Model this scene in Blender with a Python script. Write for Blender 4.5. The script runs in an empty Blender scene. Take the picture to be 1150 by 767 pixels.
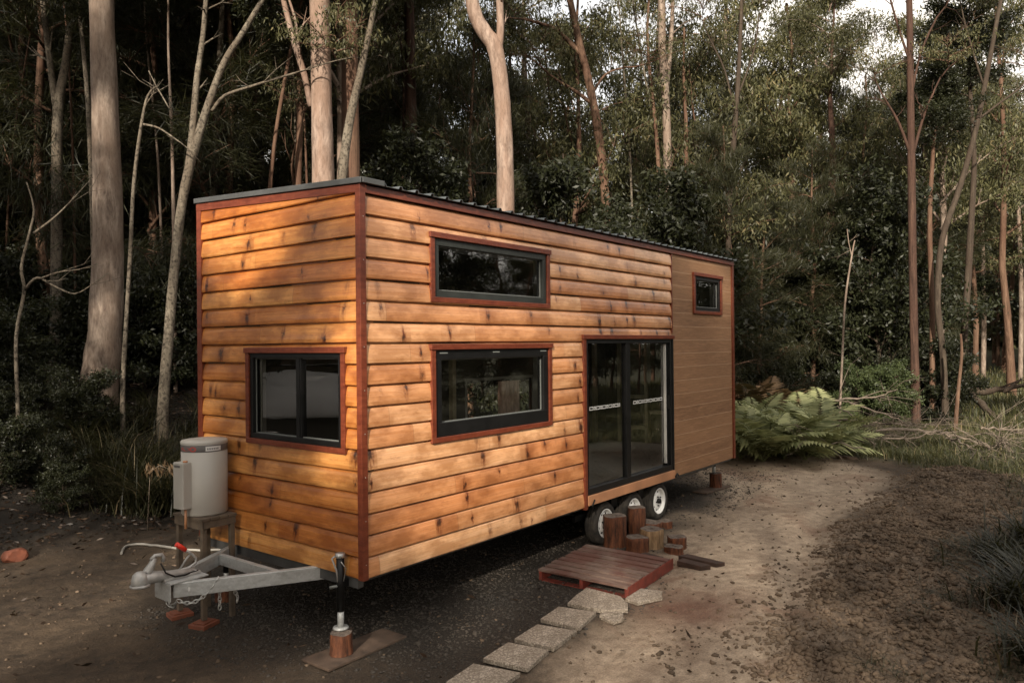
import bpy, bmesh, math, random
import numpy as np
from mathutils import Vector, Matrix
R = math.radians
PI = math.pi
sc = bpy.context.scene
COL = sc.collection
random.seed(7)
RNG = np.random.default_rng(11)

# ------------------------------------------------------------------ camera frame
CAM = np.array([-4.020, -4.675, 2.5])
RT = np.array([0.61579091, -0.7878462, -0.00999635])
UP = np.array([0.00285694, -0.01045443, 0.99994127])
FW = np.array([0.78790444, 0.6157833, 0.00418691])
FPX = 848.44

def at(px, py, d):
    """a point d metres into the scene in the direction of (px, py) of the 1150x767 photograph"""
    return CAM + d * (FW + RT * (px - 575) / FPX - UP * (py - 383.5) / FPX)

# ------------------------------------------------------------------ numpy noise
def _h(i, j, s):
    v = np.sin(i * 127.1 + j * 311.7 + s * 74.7) * 43758.5453
    return v - np.floor(v)

def vnoise(x, y, s=0):
    xi = np.floor(x); yi = np.floor(y); fx = x - xi; fy = y - yi
    fx = fx * fx * (3 - 2 * fx); fy = fy * fy * (3 - 2 * fy)
    a = _h(xi, yi, s); b = _h(xi + 1, yi, s); c = _h(xi, yi + 1, s); d = _h(xi + 1, yi + 1, s)
    return (a * (1 - fx) + b * fx) * (1 - fy) + (c * (1 - fx) + d * fx) * fy

def fbm(x, y, o=4, s=0):
    v = 0; a = .5
    for k in range(o):
        v = v + a * vnoise(x * 2 ** k + 13.7 * k, y * 2 ** k - 7.1 * k, s + k); a *= .5
    return v

def sm(a, b, x):
    t = np.clip((x - a) / (b - a), 0, 1)
    return t * t * (3 - 2 * t)

# ------------------------------------------------------------------ ground zones
TRACK = [(-3.5, -5.6), (-1.0, -3.6), (.9, -2.25), (2.7, -1.8), (4.6, -1.35), (6.6, -1.05), (8.6, -.6), (10.2, .2), (11.5, 1.5)]

def polydist(x, y, pts):
    d = np.full(np.shape(x), 1e9)
    for (x0, y0), (x1, y1) in zip(pts[:-1], pts[1:]):
        vx, vy = x1 - x0, y1 - y0
        t = np.clip(((x - x0) * vx + (y - y0) * vy) / (vx * vx + vy * vy), 0, 1)
        d = np.minimum(d, np.hypot(x - x0 - t * vx, y - y0 - t * vy))
    return d

def zones(x, y):
    w = (fbm(x * .9, y * .9, 3, 5) - .45) * 1.2
    wd = .75 * sm(6, 9.5, x)
    track = 1 - sm(.35 + wd, 1.25 + wd, polydist(x, y, TRACK) + w)
    # trampled edge of the pad round the van
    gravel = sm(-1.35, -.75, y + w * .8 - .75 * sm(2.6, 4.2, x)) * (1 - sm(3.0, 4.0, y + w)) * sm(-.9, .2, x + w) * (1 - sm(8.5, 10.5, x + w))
    # green verge beyond the far and right edge of the clearing
    # boundary line: (12,1.6) (11.8,-1.4) (10.5,-3.5) (6.9,-3.75) (2.3,-4.0)
    edge = 11.9 - 1.3 * sm(-1, -3.6, y) - 0.4 * (y > 0)
    green = sm(-.2, .6, x - edge + w * .8)
    low = sm(-3.55, -4.6, y + w * .7 - .05 * (x - 5)) * sm(2.6, 4.0, x + w)
    green = np.maximum(green, low)
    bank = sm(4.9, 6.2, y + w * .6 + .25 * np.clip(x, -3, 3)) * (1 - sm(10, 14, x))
    clod = sm(-1.75, -2.5, y + w * .6) * sm(.6, 1.8, x + w) * (1 - green * .7) * (1 - track * .8)
    return track, gravel, green, bank, clod

def terr0(x, y):
    x = np.asarray(x, float); y = np.asarray(y, float)
    z = .02 * np.clip(x, -2, 8)
    bk = sm(4.8, 12, y) * 1.6 * (1 - sm(8.5, 14, x)) + sm(12, 45, y) * 3.0 * (1 - sm(8, 22, x))
    bk = bk + sm(30, 80, x) * 2.0
    bk = bk + .50 * np.exp(-((x - 14.3) / 1.6) ** 2 - ((y - 2.6) / 1.5) ** 2)
    return z + bk

def terr(x, y):
    x = np.asarray(x, float); y = np.asarray(y, float)
    z = terr0(x, y)
    track, gravel, green, bank, clod = zones(x, y)
    z = z + clod * (.16 * (fbm(x * 1.3, y * 1.3, 4, 21)) + .20 * np.abs(fbm(x * 4.2, y * 4.2, 3, 33) - .45) + .13 * (fbm(x * 9, y * 9, 3, 35) - .4))
    z = z + (fbm(x * .35, y * .35, 3, 41) - .45) * .5 * np.maximum(green, bank) * sm(5, 12, np.hypot(x - 2, y))
    rut = np.maximum(0, 1 - np.abs(polydist(x, y, TRACK) - .62) / .22)
    z = z - track * .035 * rut + (fbm(x * 2.2, y * 2.2, 3, 9) - .45) * .035 * (1 - gravel * .6)
    z = z + (fbm(x * 9, y * 9, 2, 19) - .37) * .018 * (1 - gravel * .5) * (1 - track * .5)
    z = z + sm(-3.6, -5.0, y) * sm(2.5, 4, x) * .25 * (1 - sm(9, 12, x))
    return z

def tz(x, y):
    return float(terr(np.array([x]), np.array([y]))[0])

# ------------------------------------------------------------------ node helpers
class NT:
    def __init__(s, name):
        s.m = bpy.data.materials.new(name); s.m.use_nodes = True
        s.t = s.m.node_tree; s.t.nodes.clear()
        s.out = s.t.nodes.new('ShaderNodeOutputMaterial')
    def n(s, typ, inp=None, **kw):
        nd = s.t.nodes.new('ShaderNode' + typ)
        for k, v in kw.items(): setattr(nd, k, v)
        for k, v in (inp or {}).items():
            if hasattr(v, 'node'): s.t.links.new(v, nd.inputs[k])
            else: nd.inputs[k].default_value = v
        return nd
    def math(s, op, a, b=None, c=None, clamp=False):
        nd = s.n('Math', operation=op, use_clamp=clamp)
        for i, v in enumerate((a, b, c)):
            if v is None: continue
            if hasattr(v, 'node'): s.t.links.new(v, nd.inputs[i])
            else: nd.inputs[i].default_value = v
        return nd.outputs[0]
    def mix(s, f, a, b, mode='MIX'):
        nd = s.t.nodes.new('ShaderNodeMix'); nd.data_type = 'RGBA'; nd.blend_type = mode
        for i, v in ((0, f), (6, a), (7, b)):
            if hasattr(v, 'node'): s.t.links.new(v, nd.inputs[i])
            elif i == 0: nd.inputs[0].default_value = v
            else: nd.inputs[i].default_value = (*v, 1) if len(v) == 3 else v
        return nd.outputs[2]
    def rng(s, v, a, b, c=0, d=1):
        return s.n('MapRange', {0: v, 1: a, 2: b, 3: c, 4: d}).outputs[0]
    def noise(s, vec, scale, detail=4, rough=.55, out=0, dist=0):
        return s.n('TexNoise', {'Vector': vec, 'Scale': scale, 'Detail': detail, 'Roughness': rough, 'Distortion': dist}).outputs[out]
    def obj(s): return s.n('TexCoord').outputs['Object']
    def scale(s, vec, v):
        return s.n('Mapping', {'Vector': vec, 'Scale': v}).outputs[0]
    def bump(s, h, strength=.3, dist=.02, normal=None):
        i = {'Height': h, 'Strength': strength, 'Distance': dist}
        if normal is not None: i['Normal'] = normal
        return s.n('Bump', i).outputs[0]
    def bsdf(s, col, rough=.6, metal=0, normal=None, spec=.5, **kw):
        i = {'Base Color': col if hasattr(col, 'node') else (*col, 1), 'Roughness': rough, 'Metallic': metal, 'Specular IOR Level': spec}
        if normal is not None: i['Normal'] = normal
        i.update(kw)
        b = s.n('BsdfPrincipled', i).outputs[0]
        s.t.links.new(b, s.out.inputs[0]); return b
    def attr(s, name): return s.n('Attribute', attribute_name=name).outputs['Fac']

def simple(name, col, rough=.5, metal=0, var=.25, sc_=6, bump=.15, bs=40, spec=.5):
    t = NT(name); o = t.obj()
    f = t.noise(o, sc_, 5)
    dark = tuple(c * (1 - var) for c in col); lite = tuple(min(1, c * (1 + var)) for c in col)
    c = t.mix(t.rng(f, .3, .7), dark, lite)
    nb = t.bump(t.noise(o, bs, 3), bump, .005)
    t.bsdf(c, t.rng(t.noise(o, sc_ * 2, 3), .3, .7, rough * .85, min(1, rough * 1.15)), metal, nb, spec)
    return t.m

Z0 = .624; PITCH = .1732

def board_mat(name, axis, base, dark, lite, rough):
    t = NT(name); o = t.obj()
    sep = t.n('SeparateXYZ', {0: o})
    u = sep.outputs[axis]; z = sep.outputs[2]
    row = t.math('FLOOR', t.math('DIVIDE', t.math('SUBTRACT', z, Z0 - .006), PITCH))
    rr = t.n('TexWhiteNoise', {'W': row}, noise_dimensions='1D').outputs[0]
    off = t.math('MULTIPLY', rr, 37.0)
    # knots: one candidate per cell of a row, some dropped
    uu = t.math('ADD', u, off)
    cu = t.math('MULTIPLY', uu, 2.7)
    cell = t.math('FLOOR', cu)
    wn = t.n('TexWhiteNoise', {'Vector': t.n('CombineXYZ', {0: cell, 1: row, 2: 3.0}).outputs[0]}, noise_dimensions='3D')
    ws = t.n('SeparateColor', {0: wn.outputs['Color']})
    ku = t.math('DIVIDE', t.math('ADD', cell, t.math('ADD', t.math('MULTIPLY', ws.outputs[0], .86), .07)), 2.7)
    kz = t.math('ADD', t.math('MULTIPLY', row, PITCH), t.math('ADD', t.math('MULTIPLY', ws.outputs[1], .10), Z0 + .035))
    wob = t.math('MULTIPLY', t.math('SUBTRACT', t.noise(o, 26, 4, .7), .5), .075)
    du = t.math('ADD', t.math('SUBTRACT', uu, ku), wob)
    dz = t.math('ADD', t.math('SUBTRACT', z, kz), t.math('MULTIPLY', wob, .8))
    keep = t.rng(ws.outputs[2], .56, .70, .0, 1)
    siz = t.math('ADD', t.math('MULTIPLY', t.n('TexWhiteNoise', {'Vector': t.n('CombineXYZ', {0: cell, 1: row, 2: 8.0}).outputs[0]}, noise_dimensions='3D').outputs[0], 1.3), .35)
    def ell(a, b):
        return t.math('SQRT', t.math('ADD', t.math('POWER', t.math('DIVIDE', t.math('ABSOLUTE', du), t.math('MULTIPLY', siz, a)), 2.0), t.math('POWER', t.math('DIVIDE', t.math('ABSOLUTE', dz), t.math('MULTIPLY', siz, b)), 2.0)))
    core = t.math('MULTIPLY', t.rng(ell(.020, .026), .4, 1.3, 1, 0), keep)
    smear = t.math('MULTIPLY', t.math('MULTIPLY', t.rng(ell(.034, .120), .35, 1.15, 1, 0), keep), t.rng(t.noise(t.scale(o, (38, 38, 11)), 1, 5, .7), .40, .56, 0, 1))
    halo = t.math('MULTIPLY', t.rng(ell(.13, .10), 0, 1.3, 1, 0), keep)
    # grain runs along the board and swells round knots
    gz = t.math('ADD', z, t.math('MULTIPLY', t.math('MULTIPLY', halo, halo), .035))
    gvec = t.n('CombineXYZ', {0: t.math('MULTIPLY', uu, 1.1), 1: t.math('MULTIPLY', gz, 34), 2: off}).outputs[0]
    g1 = t.noise(gvec, 1, 5, .6, dist=.6)
    gvec2 = t.n('CombineXYZ', {0: t.math('MULTIPLY', uu, 5), 1: t.math('MULTIPLY', gz, 210), 2: off}).outputs[0]
    g2 = t.noise(gvec2, 1, 3, .6)
    blot = t.noise(t.n('CombineXYZ', {0: t.math('MULTIPLY', uu, 2.4), 1: t.math('MULTIPLY', z, 5), 2: off}).outputs[0], 1, 4, .6)
    c = t.mix(t.rng(g1, .3, .7), base, lite)
    c = t.mix(t.rng(g2, .35, .75, 0, .35), c, dark)
    c = t.mix(t.rng(blot, .42, .60, 0, .72), c, tuple(b * k for b, k in zip(base, (.52, .44, .36))))
    blot2 = t.noise(t.n('CombineXYZ', {0: t.math('MULTIPLY', uu, 9), 1: t.math('MULTIPLY', z, 26), 2: off}).outputs[0], 1, 4, .7)
    c = t.mix(t.rng(blot2, .55, .75, 0, .45), c, dark)
    c = t.mix(t.math('MULTIPLY', halo, .55), c, dark)
    cj = t.math('DIVIDE', t.math('ADD', uu, t.math('MULTIPLY', rr, 3.1)), 2.35)
    jr = t.n('TexWhiteNoise', {'Vector': t.n('CombineXYZ', {0: t.math('FLOOR', cj), 1: row, 2: 5.0}).outputs[0]}, noise_dimensions='3D').outputs[0]
    jf = t.math('FRACT', cj)
    jl = t.rng(jf, .0, .0016, 1, 0)
    bri = t.math('MULTIPLY', t.rng(rr, 0, 1, .92, 1.06), t.rng(jr, 0, 1, .76, 1.12))
    c = t.mix(1.0, c, t.n('CombineColor', {0: bri, 1: t.math('MULTIPLY', bri, bri), 2: t.math('POWER', bri, 3.0)}).outputs[0], 'MULTIPLY')
    c = t.mix(smear, c, t.mix(1.0, c, (.30, .15, .08), 'MULTIPLY'))
    c = t.mix(t.math('MULTIPLY', core, .85), c, (.022, .006, .002))
    c = t.mix(t.math('MULTIPLY', jl, .85), c, (.03, .012, .006))
    h = t.math('ADD', t.math('MULTIPLY', g2, .5), t.math('MULTIPLY', g1, .8))
    nb = t.bump(h, .35, .003)
    t.bsdf(c, t.rng(g1, .3, .7, rough, rough + .14), 0, nb, .5, **{'Coat Weight': .35, 'Coat Roughness': .16})
    return t.m

def panel_mat(name):
    t = NT(name); o = t.obj()
    sep = t.n('SeparateXYZ', {0: o}); x, z = sep.outputs[0], sep.outputs[2]
    row = t.math('FLOOR', t.math('DIVIDE', t.math('SUBTRACT', z, .64), .1905))
    rr = t.n('TexWhiteNoise', {'W': row}, noise_dimensions='1D').outputs[0]
    gv = t.n('CombineXYZ', {0: t.math('MULTIPLY', x, 3.2), 1: t.math('MULTIPLY', z, 60), 2: t.math('MULTIPLY', rr, 9)}).outputs[0]
    g = t.noise(gv, 1, 5, .7, dist=1.2)
    b = t.noise(t.n('CombineXYZ', {0: t.math('MULTIPLY', x, 1.5), 1: t.math('MULTIPLY', z, 12), 2: t.math('MULTIPLY', rr, 5)}).outputs[0], 1, 3)
    c = t.mix(t.rng(g, .32, .68), (.14, .066, .031), (.36, .20, .105))
    c = t.mix(t.rng(b, .35, .7, 0, .5), c, (.15, .072, .034))
    c = t.mix(t.rng(rr, 0, 1, 0, .4), c, (.33, .18, .09))
    fr = t.math('FRACT', t.math('DIVIDE', t.math('SUBTRACT', z, .64), .1905))
    line = t.rng(t.math('ABSOLUTE', t.math('SUBTRACT', fr, .5)), .475, .487, 0, 1)
    c = t.mix(t.math('MULTIPLY', line, .8), c, (.44, .28, .17))
    nb = t.bump(t.math('SUBTRACT', t.math('MULTIPLY', g, .4), t.math('MULTIPLY', line, 1.0)), .4, .003)
    t.bsdf(c, .62, 0, nb, .35)
    return t.m

M = {}
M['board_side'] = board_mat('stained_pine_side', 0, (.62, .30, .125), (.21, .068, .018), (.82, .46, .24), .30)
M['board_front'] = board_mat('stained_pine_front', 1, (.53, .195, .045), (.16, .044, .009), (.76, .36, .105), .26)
M['panel'] = panel_mat('composite_panel')
def redtrim():
    t = NT('oiled_red_hardwood'); o = t.obj()
    g = t.noise(t.scale(o, (8, 8, 30)), 1.2, 5, .6)
    g3 = t.noise(t.scale(o, (30, 30, 6)), 1.2, 4, .6)
    c = t.mix(t.rng(g, .3, .7), (.105, .020, .009), (.205, .050, .022))
    c = t.mix(t.rng(g3, .35, .8, 0, .5), c, (.085, .017, .008))
    t.bsdf(c, .34, 0, t.bump(g, .2, .003), .5); return t.m
M['red'] = redtrim()
M['sill'] = simple('threshold_timber', (.42, .20, .10), .5, 0, .25, 3)
M['black'] = simple('black_aluminium', (.006, .006, .006), .42, 0, .2, 5, .03, 40, .3)
M['grey_alu'] = simple('charcoal_aluminium', (.026, .029, .026), .4, 0, .2, 5, .03, 40, .35)
M['roof'] = simple('grey_roof_steel', (.13, .145, .15), .42, .5, .15, 3, .04)
M['roofdark'] = simple('barge_flashing_steel', (.095, .098, .098), .45, .4, .15, 5, .05)
def galv():
    t = NT('galvanised_steel'); o = t.obj()
    v = t.n('TexVoronoi', {'Vector': o, 'Scale': 55.0}).outputs['Color']
    vs = t.n('SeparateColor', {0: v}).outputs[0]
    n = t.noise(t.scale(o, (4, 4, 12)), 2, 5)
    c = t.mix(vs, (.44, .45, .44), (.54, .55, .54))
    c = t.mix(t.rng(n, .5, .75, 0, .5), c, (.24, .225, .20))
    t.bsdf(c, t.rng(vs, 0, 1, .38, .55), .4, t.bump(n, .1, .003)); return t.m
M['galv'] = galv()
M['castsilver'] = simple('zinc_cast_coupling', (.40, .39, .37), .42, .35, .2, 20, .2, 90)
M['chain'] = simple('zinc_chain', (.5, .5, .48), .4, .7, .2, 40)
M['redgrip'] = simple('red_plastic_grip', (.75, .04, .02), .4, 0, .05)
M['whitepaint'] = simple('white_rim_paint', (.74, .74, .72), .4, 0, .07, 12, .05)
def tyrem():
    t = NT('tyre_rubber'); o = t.obj()
    n = t.noise(o, 9, 5)
    c = t.mix(t.rng(n, .35, .7), (.014, .013, .012), (.055, .047, .038))
    t.bsdf(c, .8, 0, t.bump(t.noise(o, 60, 3), .2, .004), .3); return t.m
M['tyre'] = tyrem()
M['heater'] = simple('beige_enamel', (.42, .40, .36), .42, 0, .04, 3, .02)
M['heaterband'] = simple('grey_band', (.13, .125, .12), .5, 0, .1)
M['labelwhite'] = simple('white_sticker', (.7, .7, .68), .5, 0, .05)
M['logored'] = simple('faded_red_print', (.38, .07, .06), .5, 0, .15)
M['ink'] = simple('dark_print', (.05, .05, .05), .5, 0, .1)
M['oldtimber'] = simple('weathered_grey_timber', (.095, .070, .048), .85, 0, .4, 14, .5, 60)
M['plank'] = simple('muddy_plank', (.075, .048, .032), .85, 0, .45, 9, .5, 60)
M['darkplank'] = simple('dark_wet_plank', (.035, .018, .012), .6, 0, .4, 9, .4)
M['orangepad'] = simple('terracotta_block', (.17, .052, .026), .75, 0, .3, 10, .3)
M['hose'] = simple('pale_hose_plastic', (.28, .265, .235), .5, 0, .15)
M['concrete'] = None
def paver():
    t = NT('exposed_aggregate'); o = t.obj()
    v = t.n('TexVoronoi', {'Vector': o, 'Scale': 75.0}); vs = t.n('SeparateColor', {0: v.outputs['Color']}).outputs[0]
    n = t.noise(o, 5, 5)
    c = t.mix(vs, (.16, .13, .10), (.50, .43, .35))
    c = t.mix(t.rng(v.outputs['Distance'], .3, .7, 0, .6), c, (.17, .14, .105))
    c = t.mix(t.rng(n, .4, .75, 0, .5), c, (.16, .125, .09))
    t.bsdf(c, .85, 0, t.bump(v.outputs['Distance'], .7, .004, None), .3); return t.m
M['paver'] = paver()
def palletm():
    t = NT('red_stained_pallet'); o = t.obj()
    g = t.noise(t.scale(o, (30, 5, 30)), 1, 5, .65); w = t.noise(o, 3.2, 5)
    c = t.mix(t.rng(g, .3, .7), (.075, .045, .035), (.205, .145, .115))
    c = t.mix(t.rng(w, .42, .6, 0, .75), c, (.095, .033, .023))
    t.bsdf(c, .68, 0, t.bump(g, .4, .004), .4); return t.m
M['pallet'] = palletm()
M['palletside'] = simple('red_stained_bearer', (.15, .028, .017), .6, 0, .45, 14, .4, 60)
def logbark():
    t = NT('red_brown_log_bark'); o = t.obj()
    g = t.noise(t.scale(o, (26, 26, 5)), 1, 6, .7)
    c = t.mix(t.rng(g, .32, .68), (.014, .0055, .003), (.165, .056, .023))
    t.bsdf(c, .75, 0, t.bump(g, .9, .012), .35); return t.m
M['logbark'] = logbark()
def logpale():
    t = NT('split_log_wood'); o = t.obj()
    g = t.noise(t.scale(o, (30, 30, 4)), 1, 6, .7)
    c = t.mix(t.rng(g, .3, .7), (.07, .038, .018), (.34, .22, .12))
    t.bsdf(c, .8, 0, t.bump(g, .9, .012), .3); return t.m
M['logpale'] = logpale()
def logtop():
    t = NT('weathered_log_end'); o = t.obj()
    n = t.noise(o, 18, 5)
    c = t.mix(t.rng(n, .3, .7), (.055, .042, .034), (.17, .135, .11))
    t.bsdf(c, .85, 0, t.bump(t.noise(o, 60, 4), .6, .006), .3); return t.m
M['logtop'] = logtop()
def floorm():
    t = NT('pale_sheet_floor'); o = t.obj()
    n = t.noise(t.scale(o, (2, 9, 1)), 1.6, 4)
    t.bsdf(t.mix(t.rng(n, .3, .7), (.84, .80, .72), (.92, .89, .82)), .55); return t.m
M['floor'] = floorm()
M['jamb'] = simple('white_jamb_liner', (.42, .41, .38), .6, 0, .06)
M['standin_pale'] = simple('pale_standin_sheet', (.72, .70, .66), .6, 0, .12, 1.5)  # pale surface of the stand-ins added for the front window reflection
M['stud'] = simple('pale_stud_timber', (.50, .43, .29), .7, 0, .2, 6)
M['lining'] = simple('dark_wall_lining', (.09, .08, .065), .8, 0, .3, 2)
M['chassis'] = simple('galvanised_chassis', (.10, .10, .098), .5, .4, .3, 6)

def glass(name, tint=(.92, .93, .90), ior=1.55):
    t = NT(name)
    fr = t.n('Fresnel', {'IOR': ior}).outputs[0]
    f = t.math('ADD', t.math('MULTIPLY', fr, 1.4), .06, clamp=True)
    a = t.n('BsdfTransparent', {'Color': (*tint, 1)}).outputs[0]
    b = t.n('BsdfGlossy', {'Color': (.95, .95, .95, 1), 'Roughness': 0.0,
            'Normal': t.bump(t.noise(t.obj(), 1.2, 2), .08, .01)}).outputs[0]
    ms = t.n('MixShader', {0: f, 1: a, 2: b}).outputs[0]
    t.t.links.new(ms, t.out.inputs[0]); return t.m
M['glass'] = glass('window_glass')

def leafm(name, dark, lite, trans=.35, warm=None):
    t = NT(name)
    a = t.attr('tint')
    r = t.n('ObjectInfo').outputs['Random']
    c = t.mix(a, dark, lite)
    if warm: c = t.mix(t.rng(a, .9, .97), c, warm)
    br = t.rng(r, 0, 1, .7, 1.25)
    c = t.mix(1.0, c, t.n('CombineColor', {0: br, 1: br, 2: br}).outputs[0], 'MULTIPLY')
    d = t.n('BsdfPrincipled', {'Base Color': c, 'Roughness': .5, 'Specular IOR Level': .35}).outputs[0]
    tr = t.n('BsdfTranslucent', {'Color': t.mix(.5, c, (.12, .12, .03))}).outputs[0]
    ms = t.n('MixShader', {0: trans, 1: d, 2: tr}).outputs[0]
    t.t.links.new(ms, t.out.inputs[0]); return t.m
M['leaf_gum'] = leafm('gum_leaves', (.028, .032, .013), (.145, .138, .062), .3, (.24, .19, .09))
M['leaf_dark'] = leafm('rainforest_leaves', (.006, .008, .004), (.030, .034, .014), .2)
M['leaf_cas'] = leafm('needle_foliage', (.010, .012, .005), (.052, .052, .023), .26)
M['leaf_bright'] = leafm('glossy_shrub_leaves', (.022, .034, .012), (.10, .125, .05), .3)
M['leaf_fern'] = leafm('fern_fronds', (.12, .14, .055), (.40, .41, .20), .35)
M['leaf_dead'] = leafm('dead_fronds', (.075, .045, .022), (.18, .115, .06), .2)
M['leaf_grass'] = leafm('grass_blades', (.030, .036, .014), (.12, .115, .05), .3, (.22, .17, .09))
M['leaf_sedge'] = leafm('sedge_blades', (.009, .011, .005), (.045, .042, .019), .2, (.12, .09, .05))
M['litter'] = leafm('fallen_leaves', (.014, .008, .005), (.060, .034, .020), .1, (.16, .11, .075))

def bark(name, a, b, c3, vs=(14, 14, 2.2), sp=0):
    t = NT(name); o = t.obj()
    g = t.noise(t.scale(o, vs), 1, 6, .65, dist=.4)
    p = t.noise(t.scale(o, (2.5, 2.5, .7)), 1, 3)
    c = t.mix(t.rng(g, .34, .66), a, b)
    c = t.mix(t.rng(p, .42, .62, 0, .8), c, c3)
    q = t.noise(t.scale(o, (40, 40, 9)), 1, 4, .7)
    c = t.mix(t.rng(q, .5, .75, 0, .55), c, tuple(k * .35 for k in a))
    if sp:
        s2 = t.noise(o, 22, 3)
        c = t.mix(t.rng(s2, .52, .62, 0, .7), c, tuple(q * .25 for q in a))
    t.bsdf(c, .85, 0, t.bump(g, .8, .02), .25); return t.m
M['bark_pale'] = bark('pale_gum_bark', (.11, .078, .060), (.34, .27, .215), (.19, .135, .10), (10, 10, 2.5))
M['bark_pink'] = bark('pinkish_gum_bark', (.14, .096, .074), (.40, .30, .24), (.22, .14, .10), (10, 10, 3.0))
M['bark_brown'] = bark('stringy_brown_bark', (.065, .036, .022), (.19, .115, .075), (.10, .052, .033), (22, 22, 1.6))
M['bark_red'] = bark('reddish_bark', (.026, .014, .010), (.100, .055, .038), (.055, .028, .019), (18, 18, 1.6))
M['bark_speck'] = bark('lichen_speckled_bark', (.075, .06, .045), (.24, .205, .155), (.11, .085, .06), (12, 12, 5), 1)
M['bark_dark'] = bark('dark_bark', (.028, .020, .014), (.09, .068, .048), (.05, .034, .024))
M['twig'] = simple('grey_dead_twig', (.16, .125, .095), .85, 0, .5, 9, .3)

def groundm():
    t = NT('ground_soil'); o = t.obj()
    tr, gr, gn, bk, cl = (t.attr(k) for k in ('track', 'gravel', 'green', 'bank', 'clod'))
    n1 = t.noise(o, 1.3, 6, .6); n2 = t.noise(o, 9, 6, .65); n3 = t.noise(o, 70, 4, .7); n4 = t.noise(o, .5, 3)
    base = t.mix(t.rng(n2, .3, .7), (.024, .017, .011), (.078, .054, .035))
    base = t.mix(t.rng(n1, .45, .7, 0, .6), base, (.115, .080, .050))
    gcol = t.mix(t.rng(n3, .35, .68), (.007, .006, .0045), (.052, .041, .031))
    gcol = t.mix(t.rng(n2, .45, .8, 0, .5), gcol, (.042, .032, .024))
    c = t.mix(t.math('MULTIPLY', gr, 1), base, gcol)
    tcol = t.mix(t.rng(n2, .3, .72), (.21, .157, .108), (.45, .355, .26))
    tcol = t.mix(t.rng(n1, .5, .68, 0, .7), tcol, (.145, .098, .068))
    tcol = t.mix(t.rng(t.noise(o, .9, 4, .6, dist=1.0), .56, .70, 0, .55), tcol, (.14, .062, .036))
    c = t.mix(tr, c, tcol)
    ccol = t.mix(t.rng(n2, .3, .7), (.034, .024, .016), (.20, .147, .103))
    c = t.mix(t.math('MULTIPLY', cl, .8), c, ccol)
    grcol = t.mix(t.rng(n2, .3, .7), (.028, .030, .014), (.075, .070, .034))
    c = t.mix(gn, c, grcol)
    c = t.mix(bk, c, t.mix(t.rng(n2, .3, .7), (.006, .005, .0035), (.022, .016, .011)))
    dp = t.n('VectorMath', {0: o, 1: (2.45, -1.62, .04)}, operation='DISTANCE').outputs['Value']
    rd = t.rng(t.math('ADD', dp, t.math('MULTIPLY', t.math('SUBTRACT', n1, .5), 1.4)), .15, .75, .75, 0)
    c = t.mix(rd, c, (.105, .042, .026))
    fine = t.mix(t.rng(n3, .3, .7, 0, 1), (.62, .62, .62), (1.3, 1.3, 1.3))
    c = t.mix(1.0, c, fine, 'MULTIPLY')
    nb = t.bump(n3, .55, .012)
    nb = t.bump(n2, .6, .05, nb)
    t.bsdf(c, t.rng(n2, .3, .7, .72, .95), 0, nb, .3); return t.m
M['ground'] = groundm()
M['stone'] = simple('gravel_stone', (.042, .034, .026), .75, 0, .6, 1.5, .1)
M['clod'] = simple('soil_clod', (.115, .083, .057), .95, 0, .6, 2.2, .4, 60, .2)

# ------------------------------------------------------------------ mesh helpers
def link(name, me, mat=None, parent=None):
    o = bpy.data.objects.new(name, me); COL.objects.link(o)
    if mat is not None and me is not None:
        if isinstance(mat, (list, tuple)):
            for m in mat: me.materials.append(m)
        else: me.materials.append(mat)
    if parent is not None: o.parent = parent
    return o

def tag(o, label=None, cat=None, group=None, kind=None):
    if label: o['label'] = label
    if cat: o['category'] = cat
    if group: o['group'] = group
    if kind: o['kind'] = kind
    return o

def empty(name, loc=(0, 0, 0), rz=0, label=None, cat=None, group=None):
    o = bpy.data.objects.new(name, None); COL.objects.link(o)
    o.empty_display_size = .2
    o.location = loc; o.rotation_euler = (0, 0, rz)
    return tag(o, label, cat, group)

def npmesh(name, V, F, smooth=False, attrs=None):
    """V (n,3) ; F (m,k) all faces with k corners"""
    V = np.asarray(V, np.float32); F = np.asarray(F, np.int32)
    me = bpy.data.meshes.new(name)
    m, k = F.shape
    me.vertices.add(len(V)); me.vertices.foreach_set('co', V.ravel())
    me.loops.add(m * k); me.loops.foreach_set('vertex_index', F.ravel())
    me.polygons.add(m)
    me.polygons.foreach_set('loop_start', np.arange(0, m * k, k, dtype=np.int32))
    try: me.polygons.foreach_set('loop_total', np.full(m, k, np.int32))
    except Exception: pass
    for an, (dom, arr) in (attrs or {}).items():
        a = me.attributes.new(an, 'FLOAT', dom); a.data.foreach_set('value', np.asarray(arr, np.float32))
    me.update(calc_edges=True)
    me.validate()
    if smooth: me.polygons.foreach_set('use_smooth', np.ones(m, bool))
    return me

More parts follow.
